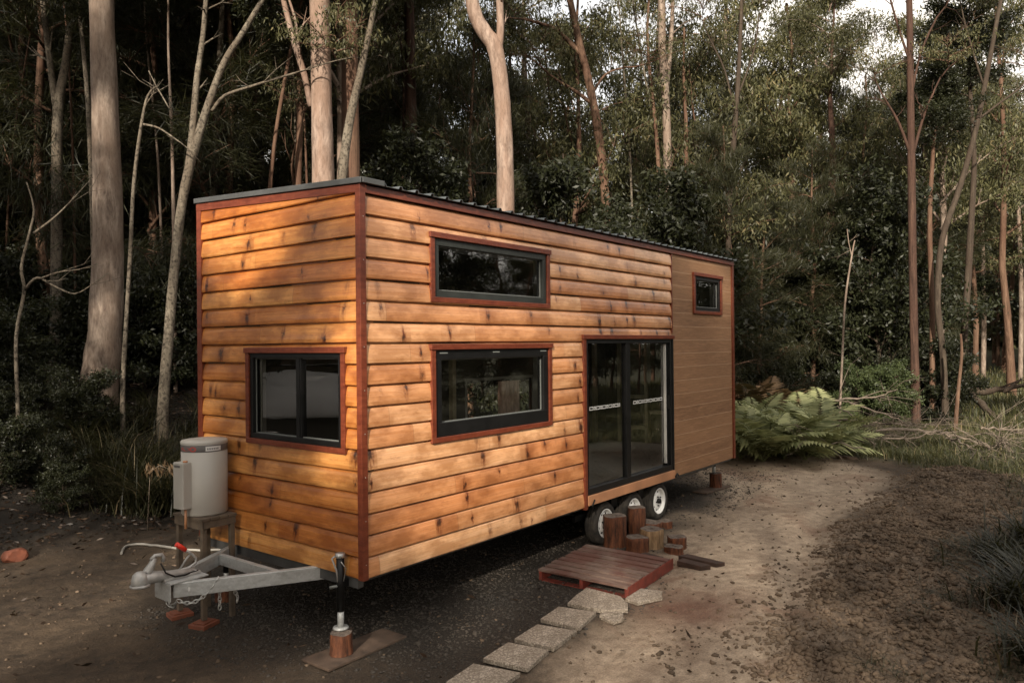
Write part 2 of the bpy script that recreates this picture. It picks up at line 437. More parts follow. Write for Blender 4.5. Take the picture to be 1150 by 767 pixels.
class MB:
    def __init__(s): s.v = []; s.f = []; s.mi = []; s.sm = []
    def add(s, V, F, mi=0, smooth=False):
        o = len(s.v); s.v += [tuple(map(float, p)) for p in V]
        for f in F: s.f.append(tuple(i + o for i in f)); s.mi.append(mi); s.sm.append(smooth)
        return s
    def box(s, x0, x1, y0, y1, z0, z1, mi=0, rot=None, c=None):
        P = [(x, y, z) for z in (z0, z1) for y in (y0, y1) for x in (x0, x1)]
        if rot is not None:
            c = Vector(c if c else ((x0 + x1) / 2, (y0 + y1) / 2, (z0 + z1) / 2))
            P = [c + rot @ (Vector(p) - c) for p in P]
        return s.add(P, [(0, 2, 3, 1), (4, 5, 7, 6), (0, 1, 5, 4), (2, 6, 7, 3), (0, 4, 6, 2), (1, 3, 7, 5)], mi)
    def tube(s, pts, rad, n=8, mi=0, cap=True, smooth=True, twist=None):
        pts = [Vector(p) for p in pts]; k = len(pts)
        if not hasattr(rad, '__len__'): rad = [rad] * k
        V = []; prev = None
        for i, p in enumerate(pts):
            t = (pts[min(i + 1, k - 1)] - pts[max(i - 1, 0)])
            if t.length < 1e-9: t = Vector((0, 0, 1))
            t.normalize()
            if prev is None:
                a = Vector((1, 0, 0)) if abs(t.x) < .8 else Vector((0, 1, 0))
                a = (a - t * a.dot(t)).normalized()
            else: a = (prev - t * prev.dot(t)).normalized()
            prev = a; b = t.cross(a)
            for j in range(n):
                an = 2 * PI * j / n
                V.append(p + (a * math.cos(an) + b * math.sin(an)) * rad[i])
        F = [(i * n + j, i * n + (j + 1) % n, (i + 1) * n + (j + 1) % n, (i + 1) * n + j) for i in range(k - 1) for j in range(n)]
        s.add(V, F, mi, smooth)
        if cap:
            o = len(s.v) - len(V)
            s.f.append(tuple(o + j for j in reversed(range(n)))); s.mi.append(mi); s.sm.append(False)
            s.f.append(tuple(o + (k - 1) * n + j for j in range(n))); s.mi.append(mi); s.sm.append(False)
        return s
    def lathe(s, prof, c=(0, 0, 0), axis='z', n=32, mi=0, smooth=True):
        """prof list of (r, h)"""
        V = []
        for r, h in prof:
            for j in range(n):
                a = 2 * PI * j / n; q = (r * math.cos(a), r * math.sin(a), h)
                if axis == 'y': q = (q[0], q[2], -q[1])
                V.append((q[0] + c[0], q[1] + c[1], q[2] + c[2]))
        F = [(i * n + j, i * n + (j + 1) % n, (i + 1) * n + (j + 1) % n, (i + 1) * n + j) for i in range(len(prof) - 1) for j in range(n)]
        return s.add(V, F, mi, smooth)
    def build(s, name, mat, parent=None, bevel=0, loc=None):
        me = bpy.data.meshes.new(name); me.from_pydata(s.v, [], s.f); me.validate()
        for p, m_, sm_ in zip(me.polygons, s.mi, s.sm): p.material_index = m_; p.use_smooth = sm_
        o = link(name, me, mat, parent)
        if bevel:
            b = o.modifiers.new('bevel', 'BEVEL'); b.width = bevel; b.segments = 2; b.limit_method = 'ANGLE'; b.angle_limit = R(40)
        if loc is not None: o.location = loc
        return o

def ring_frame(mb, plane, a0, a1, z0, z1, w, d0, d1, top=None, bot=None, mi=0):
    """rectangular frame in the plane 'y' (spans x) or 'x' (spans y); depth from d0 to d1; butted, not overlapping"""
    wt = w if top is None else top; wb = w if bot is None else bot
    def bx(p0, p1, q0, q1):
        if plane == 'y': mb.box(p0, p1, min(d0, d1), max(d0, d1), q0, q1, mi)
        else: mb.box(min(d0, d1), max(d0, d1), p0, p1, q0, q1, mi)
    bx(a0, a1, z1 - wt, z1); bx(a0, a1, z0, z0 + wb)
    bx(a0, a0 + w, z0 + wb, z1 - wt); bx(a1 - w, a1, z0 + wb, z1 - wt)

# ------------------------------------------------------------------ the ground sheet
def axis(lo, hi, step, far, grow=1.16):
    core = list(np.arange(lo, hi + 1e-6, step)); s = step; a = core[-1]; up = []
    while a < far: s = min(s * grow, 9); a += s; up.append(a)
    s = step; a = core[0]; dn = []
    while a > -far: s = min(s * grow, 9); a -= s; dn.append(a)
    return np.array(dn[::-1] + core + up)
gx = axis(-2.4, 12.4, .031, 190); gy = axis(-4.9, 5.6, .031, 190)
X, Y = np.meshgrid(gx, gy)
Zs = terr(X, Y)
V = np.stack([X, Y, Zs], -1).reshape(-1, 3)
ny, nx = X.shape
idx = np.arange(nx * ny).reshape(ny, nx)
F = np.stack([idx[:-1, :-1], idx[:-1, 1:], idx[1:, 1:], idx[1:, :-1]], -1).reshape(-1, 4)
zn = zones(X, Y)
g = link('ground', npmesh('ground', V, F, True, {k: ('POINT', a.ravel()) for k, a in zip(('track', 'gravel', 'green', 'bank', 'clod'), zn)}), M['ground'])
tag(g, kind='structure')

# scattered lumps: one sort of nobody-could-count mesh
def lumps(name, mat, xs, ys, size, label, cat, flat=.6, squash=None):
    bm = bmesh.new(); bmesh.ops.create_icosphere(bm, subdivisions=1, radius=1)
    base = np.array([v.co[:] for v in bm.verts]); faces = np.array([[v.index for v in f.verts] for f in bm.faces]); bm.free()
    n = len(xs); k = len(base)
    zz = terr(xs, ys)
    j = 1 + RNG.normal(0, .30, (n, k, 1))
    sc3 = size[:, None, None] * (1 + RNG.uniform(-.35, .35, (n, 1, 3))) * np.array([1, 1, flat])
    P = base[None] * j * sc3
    a = RNG.uniform(0, 2 * PI, n); ca, sa = np.cos(a)[:, None], np.sin(a)[:, None]
    x = P[..., 0] * ca - P[..., 1] * sa; y = P[..., 0] * sa + P[..., 1] * ca
    P = np.stack([x + xs[:, None], y + ys[:, None], P[..., 2] + (zz + size * .12)[:, None]], -1)
    Fc = (faces[None] + (np.arange(n) * k)[:, None, None]).reshape(-1, 3)
    o = link(name, npmesh(name, P.reshape(-1, 3), Fc), mat)
    return tag(o, label, cat, kind='stuff')

def sample(n, x0, x1, y0, y1, wfun):
    x = RNG.uniform(x0, x1, n * 4); y = RNG.uniform(y0, y1, n * 4)
    k = RNG.uniform(0, 1, n * 4) < wfun(x, y)
    return x[k][:n], y[k][:n]
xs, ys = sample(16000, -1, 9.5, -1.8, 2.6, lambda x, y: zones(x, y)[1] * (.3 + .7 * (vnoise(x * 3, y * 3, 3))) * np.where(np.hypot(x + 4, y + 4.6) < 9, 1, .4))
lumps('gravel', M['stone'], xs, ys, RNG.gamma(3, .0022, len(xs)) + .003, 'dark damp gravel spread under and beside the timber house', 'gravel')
def clodw(x, y):
    z_ = zones(x, y); return np.clip(z_[4] * (.35 + 1.1 * sm(.40, .58, fbm(x * 1.7, y * 1.7, 3, 77))), 0, 1)
xs, ys = sample(42000, .4, 12, -5.0, -1.4, clodw)
lumps('soil_clods', M['clod'], xs, ys, np.minimum(RNG.gamma(1.5, .007, len(xs)) + .004, .032), 'crumbly brown clods of turned soil right of the track', 'soil clods', .7)
xs, ys = sample(3500, -2.5, 12, -4, 6, lambda x, y: .25 * (1 - zones(x, y)[3]) * (1 - zones(x, y)[4]) + .5 * (np.exp(-((x - 1.9) ** 2 + (y + 1.9) ** 2) / .25)))
lumps('loose_stones', M['clod'], xs, ys, np.minimum(RNG.gamma(1.6, .005, len(xs)) + .003, .02), 'small loose stones and crumbs of earth scattered over the clearing', 'stones', .7)

# leaves laid as quads
def leafquads(P, D, L, W, roll=None, tint=None, name='crown'):
    """P base points (n,3), D unit directions, L lengths, W widths -> diamond leaves"""
    n = len(P)
    r = RNG.normal(size=(n, 3)) if roll is None else roll
    S = np.cross(D, r); S /= np.linalg.norm(S, axis=1, keepdims=True) + 1e-9
    N = np.cross(D, S)
    L = np.broadcast_to(L, n)[:, None]; W = np.broadcast_to(W, n)[:, None]
    mid = P + D * L * .42
    V = np.stack([P, mid + S * W * .5 + N * W * .12, P + D * L, mid - S * W * .5 + N * W * .12], 1).reshape(-1, 3)
    F = np.arange(4 * n).reshape(n, 4)
    tint = RNG.uniform(0, 1, n) if tint is None else tint
    return npmesh(name, V, F, False, {'tint': ('FACE', tint)})

def blades(name, mat, xs, ys, h, w, lean=.5, base_z=None, tint=None):
    """grass blades: 3-segment bent strips"""
    n = len(xs); z = terr(xs, ys) - .01 if base_z is None else base_z
    a = RNG.uniform(0, 2 * PI, n); ln = np.abs(RNG.normal(lean, .25, n)); h = np.broadcast_to(h, n)
    d = np.stack([np.cos(a), np.sin(a), np.zeros(n)], 1); s = np.stack([-np.sin(a), np.cos(a), np.zeros(n)], 1)
    B = np.stack([xs, ys, z], 1); rows = []
    for t, wf in ((0, 1.), (.4, .9), (.75, .6), (1, .08)):
        c = B + d * (h * ln * t ** 1.9)[:, None]; c[:, 2] += h * (t - .35 * ln * t ** 2.4)
        ww = (np.broadcast_to(w, n) * wf * .5)[:, None]
        rows += [c - s * ww, c + s * ww]
    V = np.stack(rows, 1).reshape(-1, 3)
    o8 = (np.arange(n) * 8)[:, None, None]
    F = (np.array([[0, 1, 3, 2], [2, 3, 5, 4], [4, 5, 7, 6]])[None] + o8).reshape(-1, 4)
    t_ = RNG.uniform(0, 1, n) if tint is None else tint
    return link(name, npmesh(name, V, F, False, {'tint': ('FACE', np.repeat(t_, 3))}), mat)

# ------------------------------------------------------------------ grass, sedge and litter
def gdens(x, y):
    z_ = zones(x, y); return np.clip(z_[2], 0, 1) * (1 - .93 * np.exp(-((x - 14.3) / 2.0) ** 4 - ((y - 2.3) / 2.0) ** 4)) * (.25 + .9 * sm(.38, .6, fbm(x * 1.1, y * 1.1, 3, 55)))
xs, ys = sample(42000, 9.6, 21, -9, 5, gdens)
o = blades('grass', M['leaf_grass'], xs, ys, RNG.uniform(.08, .30, len(xs)), .012, .6)
tag(o, 'rough green grass along the far verge of the clearing', 'grass', kind='stuff')
xs, ys = sample(30000, 2.6, 10.5, -7.5, -3.1, lambda x, y: zones(x, y)[2] * (.1 + .9 * sm(.46, .58, fbm(x * .9, y * .9, 3, 88))))
o = blades('grass', M['leaf_sedge'], xs, ys, RNG.uniform(.08, .30, len(xs)), .007, .9)
tag(o, 'dark tussocky grass on the low bank at the right edge', 'grass', kind='stuff')
xs, ys = sample(7000, 1.5, 7.5, -4.5, -3.2, lambda x, y: .5 * sm(.45, .62, fbm(x * 1.6, y * 1.6, 3, 99)))
o = blades('dry_grass', M['leaf_sedge'], xs, ys, RNG.uniform(.04, .15, len(xs)), .006, 1.4, tint=RNG.uniform(.5, 1, len(xs)))
tag(o, 'flattened dry grass among the clods in the near right corner', 'dry grass', kind='stuff')
xs, ys = sample(26000, 18, 46, -16, 8, lambda x, y: .5 + 0 * x)
o = blades('grass', M['leaf_grass'], xs, ys, RNG.uniform(.15, .45, len(xs)), .03, .5)
tag(o, 'grass of the far clearing glimpsed between trunks at the right', 'grass', kind='stuff')
def litter(n, x0, x1, y0, y1, w, label):
    xs, ys = sample(n, x0, x1, y0, y1, w); n = len(xs)
    P = np.stack([xs, ys, terr(xs, ys) + RNG.uniform(.006, .03, n)], 1)
    D = RNG.normal(size=(n, 3)) * [1, 1, .25]; D /= np.linalg.norm(D, axis=1, keepdims=True)
    roll = np.cross(D, np.array([0, 0, 1.]) + RNG.normal(0, .3, (n, 3)))
    o = link('leaf_litter', leafquads(P, D, RNG.uniform(.04, .11, n), RNG.uniform(.012, .03, n), roll, None, 'leaf_litter'), M['litter'])
    tag(o, label, 'leaf litter', kind='stuff')
litter(16000, -3, 9, 3.2, 12, lambda x, y: .06 + .94 * sm(.2, .8, zones(x, y)[3]), 'brown fallen leaves under the trees left of the house')
litter(3500, 9.5, 20, -6, 6, lambda x, y: .5 * zones(x, y)[2] + .05, 'fallen leaves and bark in the grass beyond the track')
litter(260, -2, 9, -4, 3.5, lambda x, y: .5 + 0 * x, 'stray fallen leaves scattered over the clearing')

# ------------------------------------------------------------------ the house on wheels
H = empty('tiny_house', (.043, .043, 0), 0, 'timber-clad tiny house on a triple-axle trailer with red trim, standing in the forest clearing', 'tiny house')
LX, WY = 7.74, 2.40
zt_r, zt_l = 3.80, 3.935       # wall top at the near side and at the far side (skillion)

def prof(t):  # board face distance from the wall plane, t 0 bottom .. 1 top of a board
    ks = [(0, .026), (.04, .033), (.2, .0345), (.45, .031), (.7, .0245), (.86, .017), (.925, .009), (.94, .0), (1.0, .0)]
    for (a, b), (c, d) in zip(ks[:-1], ks[1:]):
        if t <= c: return b + (d - b) * (t - a) / (c - a)
    return ks[-1][1]

def lap_wall(name, mat, plane, a0, a1, opens, top, sgn, parent, seed):
    """weatherboards with real overhanging profiles, cut round the openings"""
    rn = random.Random(seed); mb = MB(); nrow = 19
    for r in range(nrow):
        zb = Z0 + r * PITCH; ze = zb + PITCH; ph = rn.uniform(0, 9)
        zs = {zb, ze}
        for (p0, p1, q0, q1) in opens:
            for q in (q0, q1):
                if zb + .004 < q < ze - .004: zs.add(q)
        zs = sorted(zs)
        for za, zc in zip(zs[:-1], zs[1:]):
            zm = (za + zc) / 2; segs = [(a0, a1)]
            for (p0, p1, q0, q1) in opens:
                if q0 <= zm <= q1:
                    new = []
                    for s0, s1 in segs:
                        if p1 <= s0 or p0 >= s1: new.append((s0, s1)); continue
                        if p0 > s0: new.append((s0, p0))
                        if p1 < s1: new.append((p1, s1))
                    segs = new
            ts = sorted({(za - zb) / PITCH, (zc - zb) / PITCH} | {t for t in (.04, .2, .45, .7, .86, .925, .94) if (za - zb) / PITCH < t < (zc - zb) / PITCH})
            for s0, s1 in segs:
                k = max(1, int((s1 - s0) / .22)); V = []
                for i in range(k + 1):
                    u = s0 + (s1 - s0) * i / k
                    wv = .0022 * math.sin(u * 2.3 + ph) + .0016 * math.sin(u * 5.1 + 2 * ph)
                    col = []
                    for q, t in enumerate(ts):
                        z = zb + t * PITCH
                        if t < .01: z += wv
                        z = min(z, top(u))
                        col.append((prof(t) + wv * .6, z))
                    pts = [(0.0, col[0][1])] + col + [(0.0, col[-1][1])]
                    for d, z in pts:
                        V.append((u, sgn * d, z) if plane == 'y' else (sgn * d, u, z))
                m = len(ts) + 2
                Fq = []
                for i in range(k):
                    for j in range(m - 1):
                        q = (i * m + j, (i + 1) * m + j, (i + 1) * m + j + 1, i * m + j + 1)
                        Fq.append(q if plane == 'y' else q[::-1])
                Fq.append(tuple(reversed(range(m)))); Fq.append(tuple(k * m + j for j in range(m)))
                mb.add(V, Fq)
    return mb.build(name, mat, parent)

# openings (outside of the red casings)
O_TOP = (.765, 2.595, 2.885, 3.505); O_BOT = (.765, 2.615, 1.63, 2.505); O_DOOR = (3.245, 5.525, .60, 2.60)
O_FR = (.165, 1.585, 1.615, 2.49)
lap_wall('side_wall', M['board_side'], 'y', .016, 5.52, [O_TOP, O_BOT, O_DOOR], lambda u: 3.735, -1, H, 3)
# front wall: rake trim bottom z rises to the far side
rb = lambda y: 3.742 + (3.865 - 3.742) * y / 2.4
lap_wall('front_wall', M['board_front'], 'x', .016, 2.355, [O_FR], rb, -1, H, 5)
# hidden back and end walls, ribbed plain boards
mb = MB()
# sheathing behind the boards: side wall pieces round openings (y .001 .. .07)
def holes_box(mb, plane, a0, a1, z0, z1, opens, d0, d1):
    zs = sorted({z0, z1} | {q for o in opens for q in (o[2], o[3]) if z0 < q < z1})
    for za, zb in zip(zs[:-1], zs[1:]):
        segs = [(a0, a1)]
        for p0, p1, q0, q1 in opens:
            if q0 <= (za + zb) / 2 <= q1:
                new = []
                for s0, s1 in segs:
                    if p1 <= s0 or p0 >= s1: new.append((s0, s1)); continue
                    if p0 > s0: new.append((s0, p0))
                    if p1 < s1: new.append((p1, s1))
                segs = new
        for s0, s1 in segs:
            if plane == 'y': mb.box(s0, s1, d0, d1, za, zb)
            else: mb.box(d0, d1, s0, s1, za, zb)
O_SM = (6.235, 7.27, 2.925, 3.525)
sh = lambda o, w=.05: (o[0] + w, o[1] - w, o[2] + w, o[3] - w)
mb = MB()
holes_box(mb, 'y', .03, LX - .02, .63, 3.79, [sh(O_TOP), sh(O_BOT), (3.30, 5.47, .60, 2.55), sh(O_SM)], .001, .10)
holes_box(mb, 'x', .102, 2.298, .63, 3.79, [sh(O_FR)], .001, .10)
O_B1 = (3.84, 5.52, 1.37, 2.03); O_FILL = (5.7, 7.0, .95, 2.45)  # second rear opening made up to let light onto the floor
holes_box(mb, 'y', .03, LX - .02, .63, 3.88, [O_B1, O_FILL], 2.30, 2.399)
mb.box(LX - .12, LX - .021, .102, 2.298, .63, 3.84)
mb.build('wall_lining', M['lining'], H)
mb = MB()
holes_box(mb, 'y', .02, LX - .03, .64, 3.90, [O_B1, O_FILL], 2.401, 2.425)
mb.box(LX - .018, LX, .02, 2.38, .64, 3.80)
mb.build('rear_cladding', M['panel'], H)
mb = MB()
holes_box(mb, 'y', 5.555, LX - .05, .645, 3.735, [O_SM], -.016, -.001)
mb.build('composite_cladding', M['panel'], H)
# red trims
mb = MB()
mb.box(-.045, .015, -.045, -.040, Z0 - .005, 3.815)     # post, side face
mb.box(-.045, -.040, -.040, .015, Z0 - .005, 3.80)           # post, front face
mb.box(-.040, .0145, -.040, -.0005, Z0 - .004, 3.79)
mb.box(-.040, -.0005, -.0005, .0145, Z0 - .004, 3.79)
mb.build('corner_post', M['red'], H, .003)
mb = MB(); mb.box(-.040, -.0005, 2.352, 2.43, Z0 - .004, 3.88); mb.box(-.0005, .05, 2.4265, 2.45, Z0, 3.88); mb.build('corner_post', M['red'], H, .003)
mb = MB(); mb.box(LX - .052, LX + .02, -.038, -.0005, .64, 3.74); mb.build('corner_post', M['red'], H, .003)
mb = MB(); mb.box(5.522, 5.553, -.034, -.0005, 2.64, 3.735); mb.build('joint_strip', M['red'], H, .002)
mb = MB(); mb.box(.016, LX + .02, -.044, -.0005, 3.737, 3.80); mb.build('eaves_trim', M['red'], H, .003)
mb = MB()
V = [(-.042, y, z) for y, z in ((.016, 3.741), (2.43, 3.867), (2.43, 3.94), (.016, 3.804))] + [(-.0005, y, z) for y, z in ((.016, 3.741), (2.43, 3.867), (2.43, 3.94), (.016, 3.804))]
mb.add(V, [(3, 2, 1, 0), (4, 5, 6, 7), (0, 1, 5, 4), (1, 2, 6, 5), (2, 3, 7, 6), (3, 0, 4, 7)])
mb.build('rake_trim', M['red'], H, .003)
# screw heads on the corner post
mb = MB()
for z in [Z0 + .12 + k * .35 for k in range(10)]:
    mb.lathe([(.0001, -.0475), (.004, -.0475), (.004, -.0451)], (-.012, 0, z), 'y', 8)
mb.build('screw', M['chain'], H)
# roof: ribbed sheet falling to the near side + barge flashing on the front edge
slope = (3.94 - 3.805) / 2.44
def rz(y): return 3.812 + slope * (y + .045)
mb = MB(); xs_ = []; x = .02
while x < LX + .03:
    xs_ += [(x, 0), (x + .135, 0), (x + .15, .024), (x + .175, .024)]; x += .19
V = []
for y in (-.085, 2.5):
    for xx, h in xs_: V.append((xx, y, rz(y) + h + .004))
    for xx, h in xs_: V.append((xx, y, rz(y) + h))
k = len(xs_)
F_ = []
for i in range(k - 1):
    F_ += [(i, i + 1, 2 * k + i + 1, 2 * k + i), (k + i, 3 * k + i, 3 * k + i + 1, k + i + 1), (i, k + i, k + i + 1, i + 1)]
mb.add(V, F_)
rf = mb.build('roof', M['roof'], H)
mb = MB()
for (x0, x1, dz0, dz1, y0, y1) in ((-.062, -.048, -.006, .042, -.075, 2.44), (-.048, .19, .030, .042, -.075, 2.44)):
    V = []
    for xx in (x0, x1):
        for y in (y0, y1):
            V += [(xx, y, rz(y) + dz0), (xx, y, rz(y) + dz1)]
    mb.add(V, [(0, 1, 3, 2), (4, 6, 7, 5), (0, 4, 5, 1), (2, 3, 7, 6), (1, 5, 7, 3), (0, 2, 6, 4)])
V = []
for xx in (-.047, .185):
    V += [(xx, -.090, rz(-.08) - .004), (xx, -.076, rz(-.08) - .004), (xx, -.090, rz(-.08) + .041), (xx, -.076, rz(-.08) + .041)]
mb.add(V, [(0, 2, 3, 1), (4, 5, 7, 6), (0, 4, 6, 2), (1, 3, 7, 5), (2, 6, 7, 3), (0, 1, 5, 4)])
mb.build('barge_flashing', M['roofdark'], rf, .004)
mb = MB(); mb.box(.0, LX, .0, 2.4, 3.77, 3.788); mb.build('ceiling', M['jamb'], H)

# windows
def window(name, plane, O, fw, kind, tall_bot=None, fmat='grey_alu', label=None):
    w = empty(name); w.parent = H
    if label: w['label'] = label
    a0, a1, z0, z1 = O; cw = .052
    mb = MB()
    # red casing butted
    D0, D1 = -.046, .02
    def bx(m, p0, p1, q0, q1, d0, d1):
        if plane == 'y': m.box(p0, p1, d0, d1, q0, q1)
        else: m.box(d0, d1, p0, p1, q0, q1)
    bx(mb, a0 - .012, a1 + .012, z1 - cw + .008, z1 + .006, D0 - .012, D1)
    bx(mb, a0, a1, z0, z0 + cw - .005, D0, D1)
    bx(mb, a0, a0 + cw, z0 + cw - .005, z1 - cw + .008, D0, D1)
    bx(mb, a1 - cw, a1, z0 + cw - .005, z1 - cw + .008, D0, D1)
    mb.build('casing', M['red'], w, .003)
    i0, i1, j0, j1 = a0 + cw + .001, a1 - cw - .001, z0 + cw - .004, z1 - cw + .007
    mb = MB(); bw = fw if tall_bot is None else tall_bot
    ring_frame(mb, plane, i0, i1, j0, j1, fw, -.030, .05, None, bw)
    if kind == 'slide':
        c = .825
        bx(mb, c - .045, c + .025, j0 + fw, j1 - fw, -.018, .045)
        bx(mb, c - .032, c + .005, j0 + fw, j1 - fw, -.026, -.0185)
    mb.build('frame', M[fmat], w, .003)
    if kind == 'slide':
        panes = [(i0 + fw, c - .045), (c + .025, i1 - fw)]
    else: panes = [(i0 + fw, i1 - fw)]
    for q, (p0, p1) in enumerate(panes):
        mb = MB(); d = .012 + .012 * q
        if plane == 'y': V = [(p0, d, j0 + bw), (p1, d, j0 + bw), (p1, d, j1 - fw), (p0, d, j1 - fw)]
        else: V = [(d, p1, j0 + bw), (d, p0, j0 + bw), (d, p0, j1 - fw), (d, p1, j1 - fw)]
        mb.add(V, [(0, 1, 2, 3)]); mb.build('pane', M['glass'], w)
    # slim bead that catches light
    mb = MB(); ring_frame(mb, plane, i0 + fw, i1 - fw, j0 + bw, j1 - fw, .009, .004, .011)
    mb.build('bead', M['bead'], w)
    return w
M['bead'] = simple('grey_glazing_bead', (.16, .17, .16), .5, 0, .1)
window('window', 'y', O_TOP, .062, 'fix', label='long narrow window high in the side wall')
wb = window('window', 'y', O_BOT, .085, 'fix', .125, 'black', 'large awning window low in the side wall')
wf = window('window', 'x', O_FR, .045, 'slide', None, 'black', 'two-pane sliding window in the front wall')
window('window', 'y', O_SM, .055, 'fix', None, 'black', 'small square window in the composite end panel')
# hinge tabs on the awning window, white inner jambs seen through the glass
mb = MB()
for u in (.93, 1.68, 2.47): mb.box(u - .05, u + .05, -.036, -.031, 2.425, 2.436)
mb.build('hinge_tab', M['bead'], wb)
mb = MB(); mb.box(.055, .10, 1.47, 1.50, 1.68, 2.42); mb.build('inner_jamb', M['jamb'], wf)
for (xx, z0_, z1_) in ((2.50, 2.97, 3.40), (2.48, 1.76, 2.36), (7.14, 3.0, 3.46)):
    mb = MB(); mb.box(xx, xx + .03, .055, .11, z0_, z1_); mb.build('inner_jamb', M['jamb'], H)
# rear windows: the first one's frame shows through the panes, the second is added for light
for O in (O_B1, O_FILL):
    w = empty('rear_window'); w.parent = H
    mb = MB(); ring_frame(mb, 'y', O[0], O[1], O[2], O[3], .045, 2.292, 2.40); mb.build('frame', M['jamb'], w, .002)
    mb = MB(); ring_frame(mb, 'y', O[0] + .045, O[1] - .045, O[2] + .045, O[3] - .045, .03, 2.36, 2.39); mb.build('sash', M['black'], w)
    mb = MB(); mb.add([(O[0] + .07, 2.375, O[2] + .07), (O[1] - .07, 2.375, O[2] + .07), (O[1] - .07, 2.375, O[3] - .07), (O[0] + .07, 2.375, O[3] - .07)], [(0, 1, 2, 3)]); mb.build('pane', M['glass'], w)

# sliding glass door
D = empty('sliding_door'); D.parent = H
mb = MB()
mb.box(3.245, 3.298, -.050, .02, .60, 2.555); mb.box(3.225, 5.555, -.062, .02, 2.556, 2.606)
mb.build('casing', M['red'], D, .003)
mb = MB(); mb.box(5.512, 5.545, -.044, .02, .66, 2.555); mb.build('casing', M['black'], D, .003)
mb = MB(); ring_frame(mb, 'y', 3.30, 5.51, .752, 2.554, .055, -.034, .07, .05, .075)
mb.box(4.255, 4.345, -.024, .045, .827, 2.504)
mb.build('frame', M['black'], D, .003)
mb = MB(); mb.box(4.352, 4.385, -.010, .05, .827, 2.504); mb.box(5.40, 5.455, -.005, .05, .827, 2.504); mb.build('sash', M['black'], D, .002)
for (p0, p1, d) in ((3.355, 4.255, .010), (4.385, 5.40, .030)):
    mb = MB(); mb.add([(p0, d, .827), (p1, d, .827), (p1, d, 2.504), (p0, d, 2.504)], [(0, 1, 2, 3)]); mb.build('pane', M['glass'], D)
M['frost'] = simple('frosted_marking', (.62, .62, .60), .6, 0, .05)
mb = MB()
for (p0, p1, d) in ((3.44, 4.17, .0075), (4.52, 5.30, .0275)):
    x = p0; k = 0
    while x < p1 - .05:
        z_ = 1.722
        ww = .082 if k % 2 == 0 else .034
        ring_frame(mb, 'y', x, x + ww, z_, z_ + .040, .008, d - .001, d)
        x += ww + .014; k += 1
mb.build('safety_marking', M['frost'], D)
mb = MB(); mb.box(5.372, 5.39, -.004, .028, .86, 2.49); mb.build('edge_strip', M['jamb'], D)
mb = MB(); mb.box(5.405, 5.428, -.035, -.006, 1.60, 1.78); mb.build('handle', M['black'], D, .003)
mb = MB(); mb.box(3.300, 5.53, -.060, .06, .640, .750); mb.build('threshold', M['sill'], H, .004)
mb = MB(); mb.tube([(3.36, -.075, .60), (3.345, -.078, .64), (3.40, -.078, .70)], .009, 6); mb.build('door_step_hook', M['black'], H); mb = MB(); mb.tube([(5.50, -.075, .66), (5.55, -.078, .70), (5.60, -.075, .665)], .012, 6); mb.build('door_step_hook', M['black'], H)

# interior: floor, studs, loft
mb = MB(); mb.box(.101, 7.60, .101, 2.299, .745, .79); mb.build('floor', M['floor'], H)
mb = MB()
for x in (2.2, 3.0, 3.5, 7.15): mb.box(x, x + .07, 2.22, 2.29, .80, 3.3)
for y in (.5, .95, 1.40, 1.93): mb.box(7.50, 7.61, y, y + .06, .80, 3.3)
for (y0, y1, z) in ((1.465, 1.925, 1.02), (1.465, 1.925, 1.55), (1.015, 1.395, 1.3)): mb.box(7.52, 7.60, y0, y1, z, z + .06)
mb.build('stud_frame', M['stud'], H)
mb = MB(); mb.box(.11, 2.9, .3, 2.29, 2.66, 2.72); mb.build('loft_floor', M['stud'], H)

# chassis
mb = MB()
for y in (.25, 2.10): mb.box(.05, 7.6, y, y + .07, .50, .605)
for x in [.0 + .55 * k for k in range(14)]: mb.box(x + .05, x + .10, .32, 2.10, .52, .60)
mb.box(-.012, .05, .06, 2.36, .535, .622)
mb.box(.06, 7.68, .02, 2.38, .606, .628)
mb.build('chassis', M['chassis'], H, .002)
mb = MB()
for (x0, x1, z) in ((4.15, 4.20, .46), (4.85, 4.9, .46)): mb.box(x0 - .05, x1 + .05, .12, .30, z, .6)
mb.box(3.4, 5.6, .20, .24, .40, .47)
for x in (3.83, 4.53, 5.23): mb.tube([(x, .1, .37), (x, 2.3, .37)], .028, 8)
mb.build('axle', M['black'], H)
# A-frame drawbar
DB = empty('drawbar'); DB.parent = H
def beam(mb, p, q, w, h):
    p = Vector(p); q = Vector(q); t = (q - p).normalized(); s = Vector((0, 0, 1)).cross(t).normalized(); u = t.cross(s)
    V = [a + s * (w * i) + u * (h * j) for a in (p, q) for i, j in ((-.5, -.5), (.5, -.5), (.5, .5), (-.5, .5))]
    mb.add(V, [(0, 1, 2, 3), (7, 6, 5, 4), (0, 4, 5, 1), (1, 5, 6, 2), (2, 6, 7, 3), (3, 7, 4, 0)])
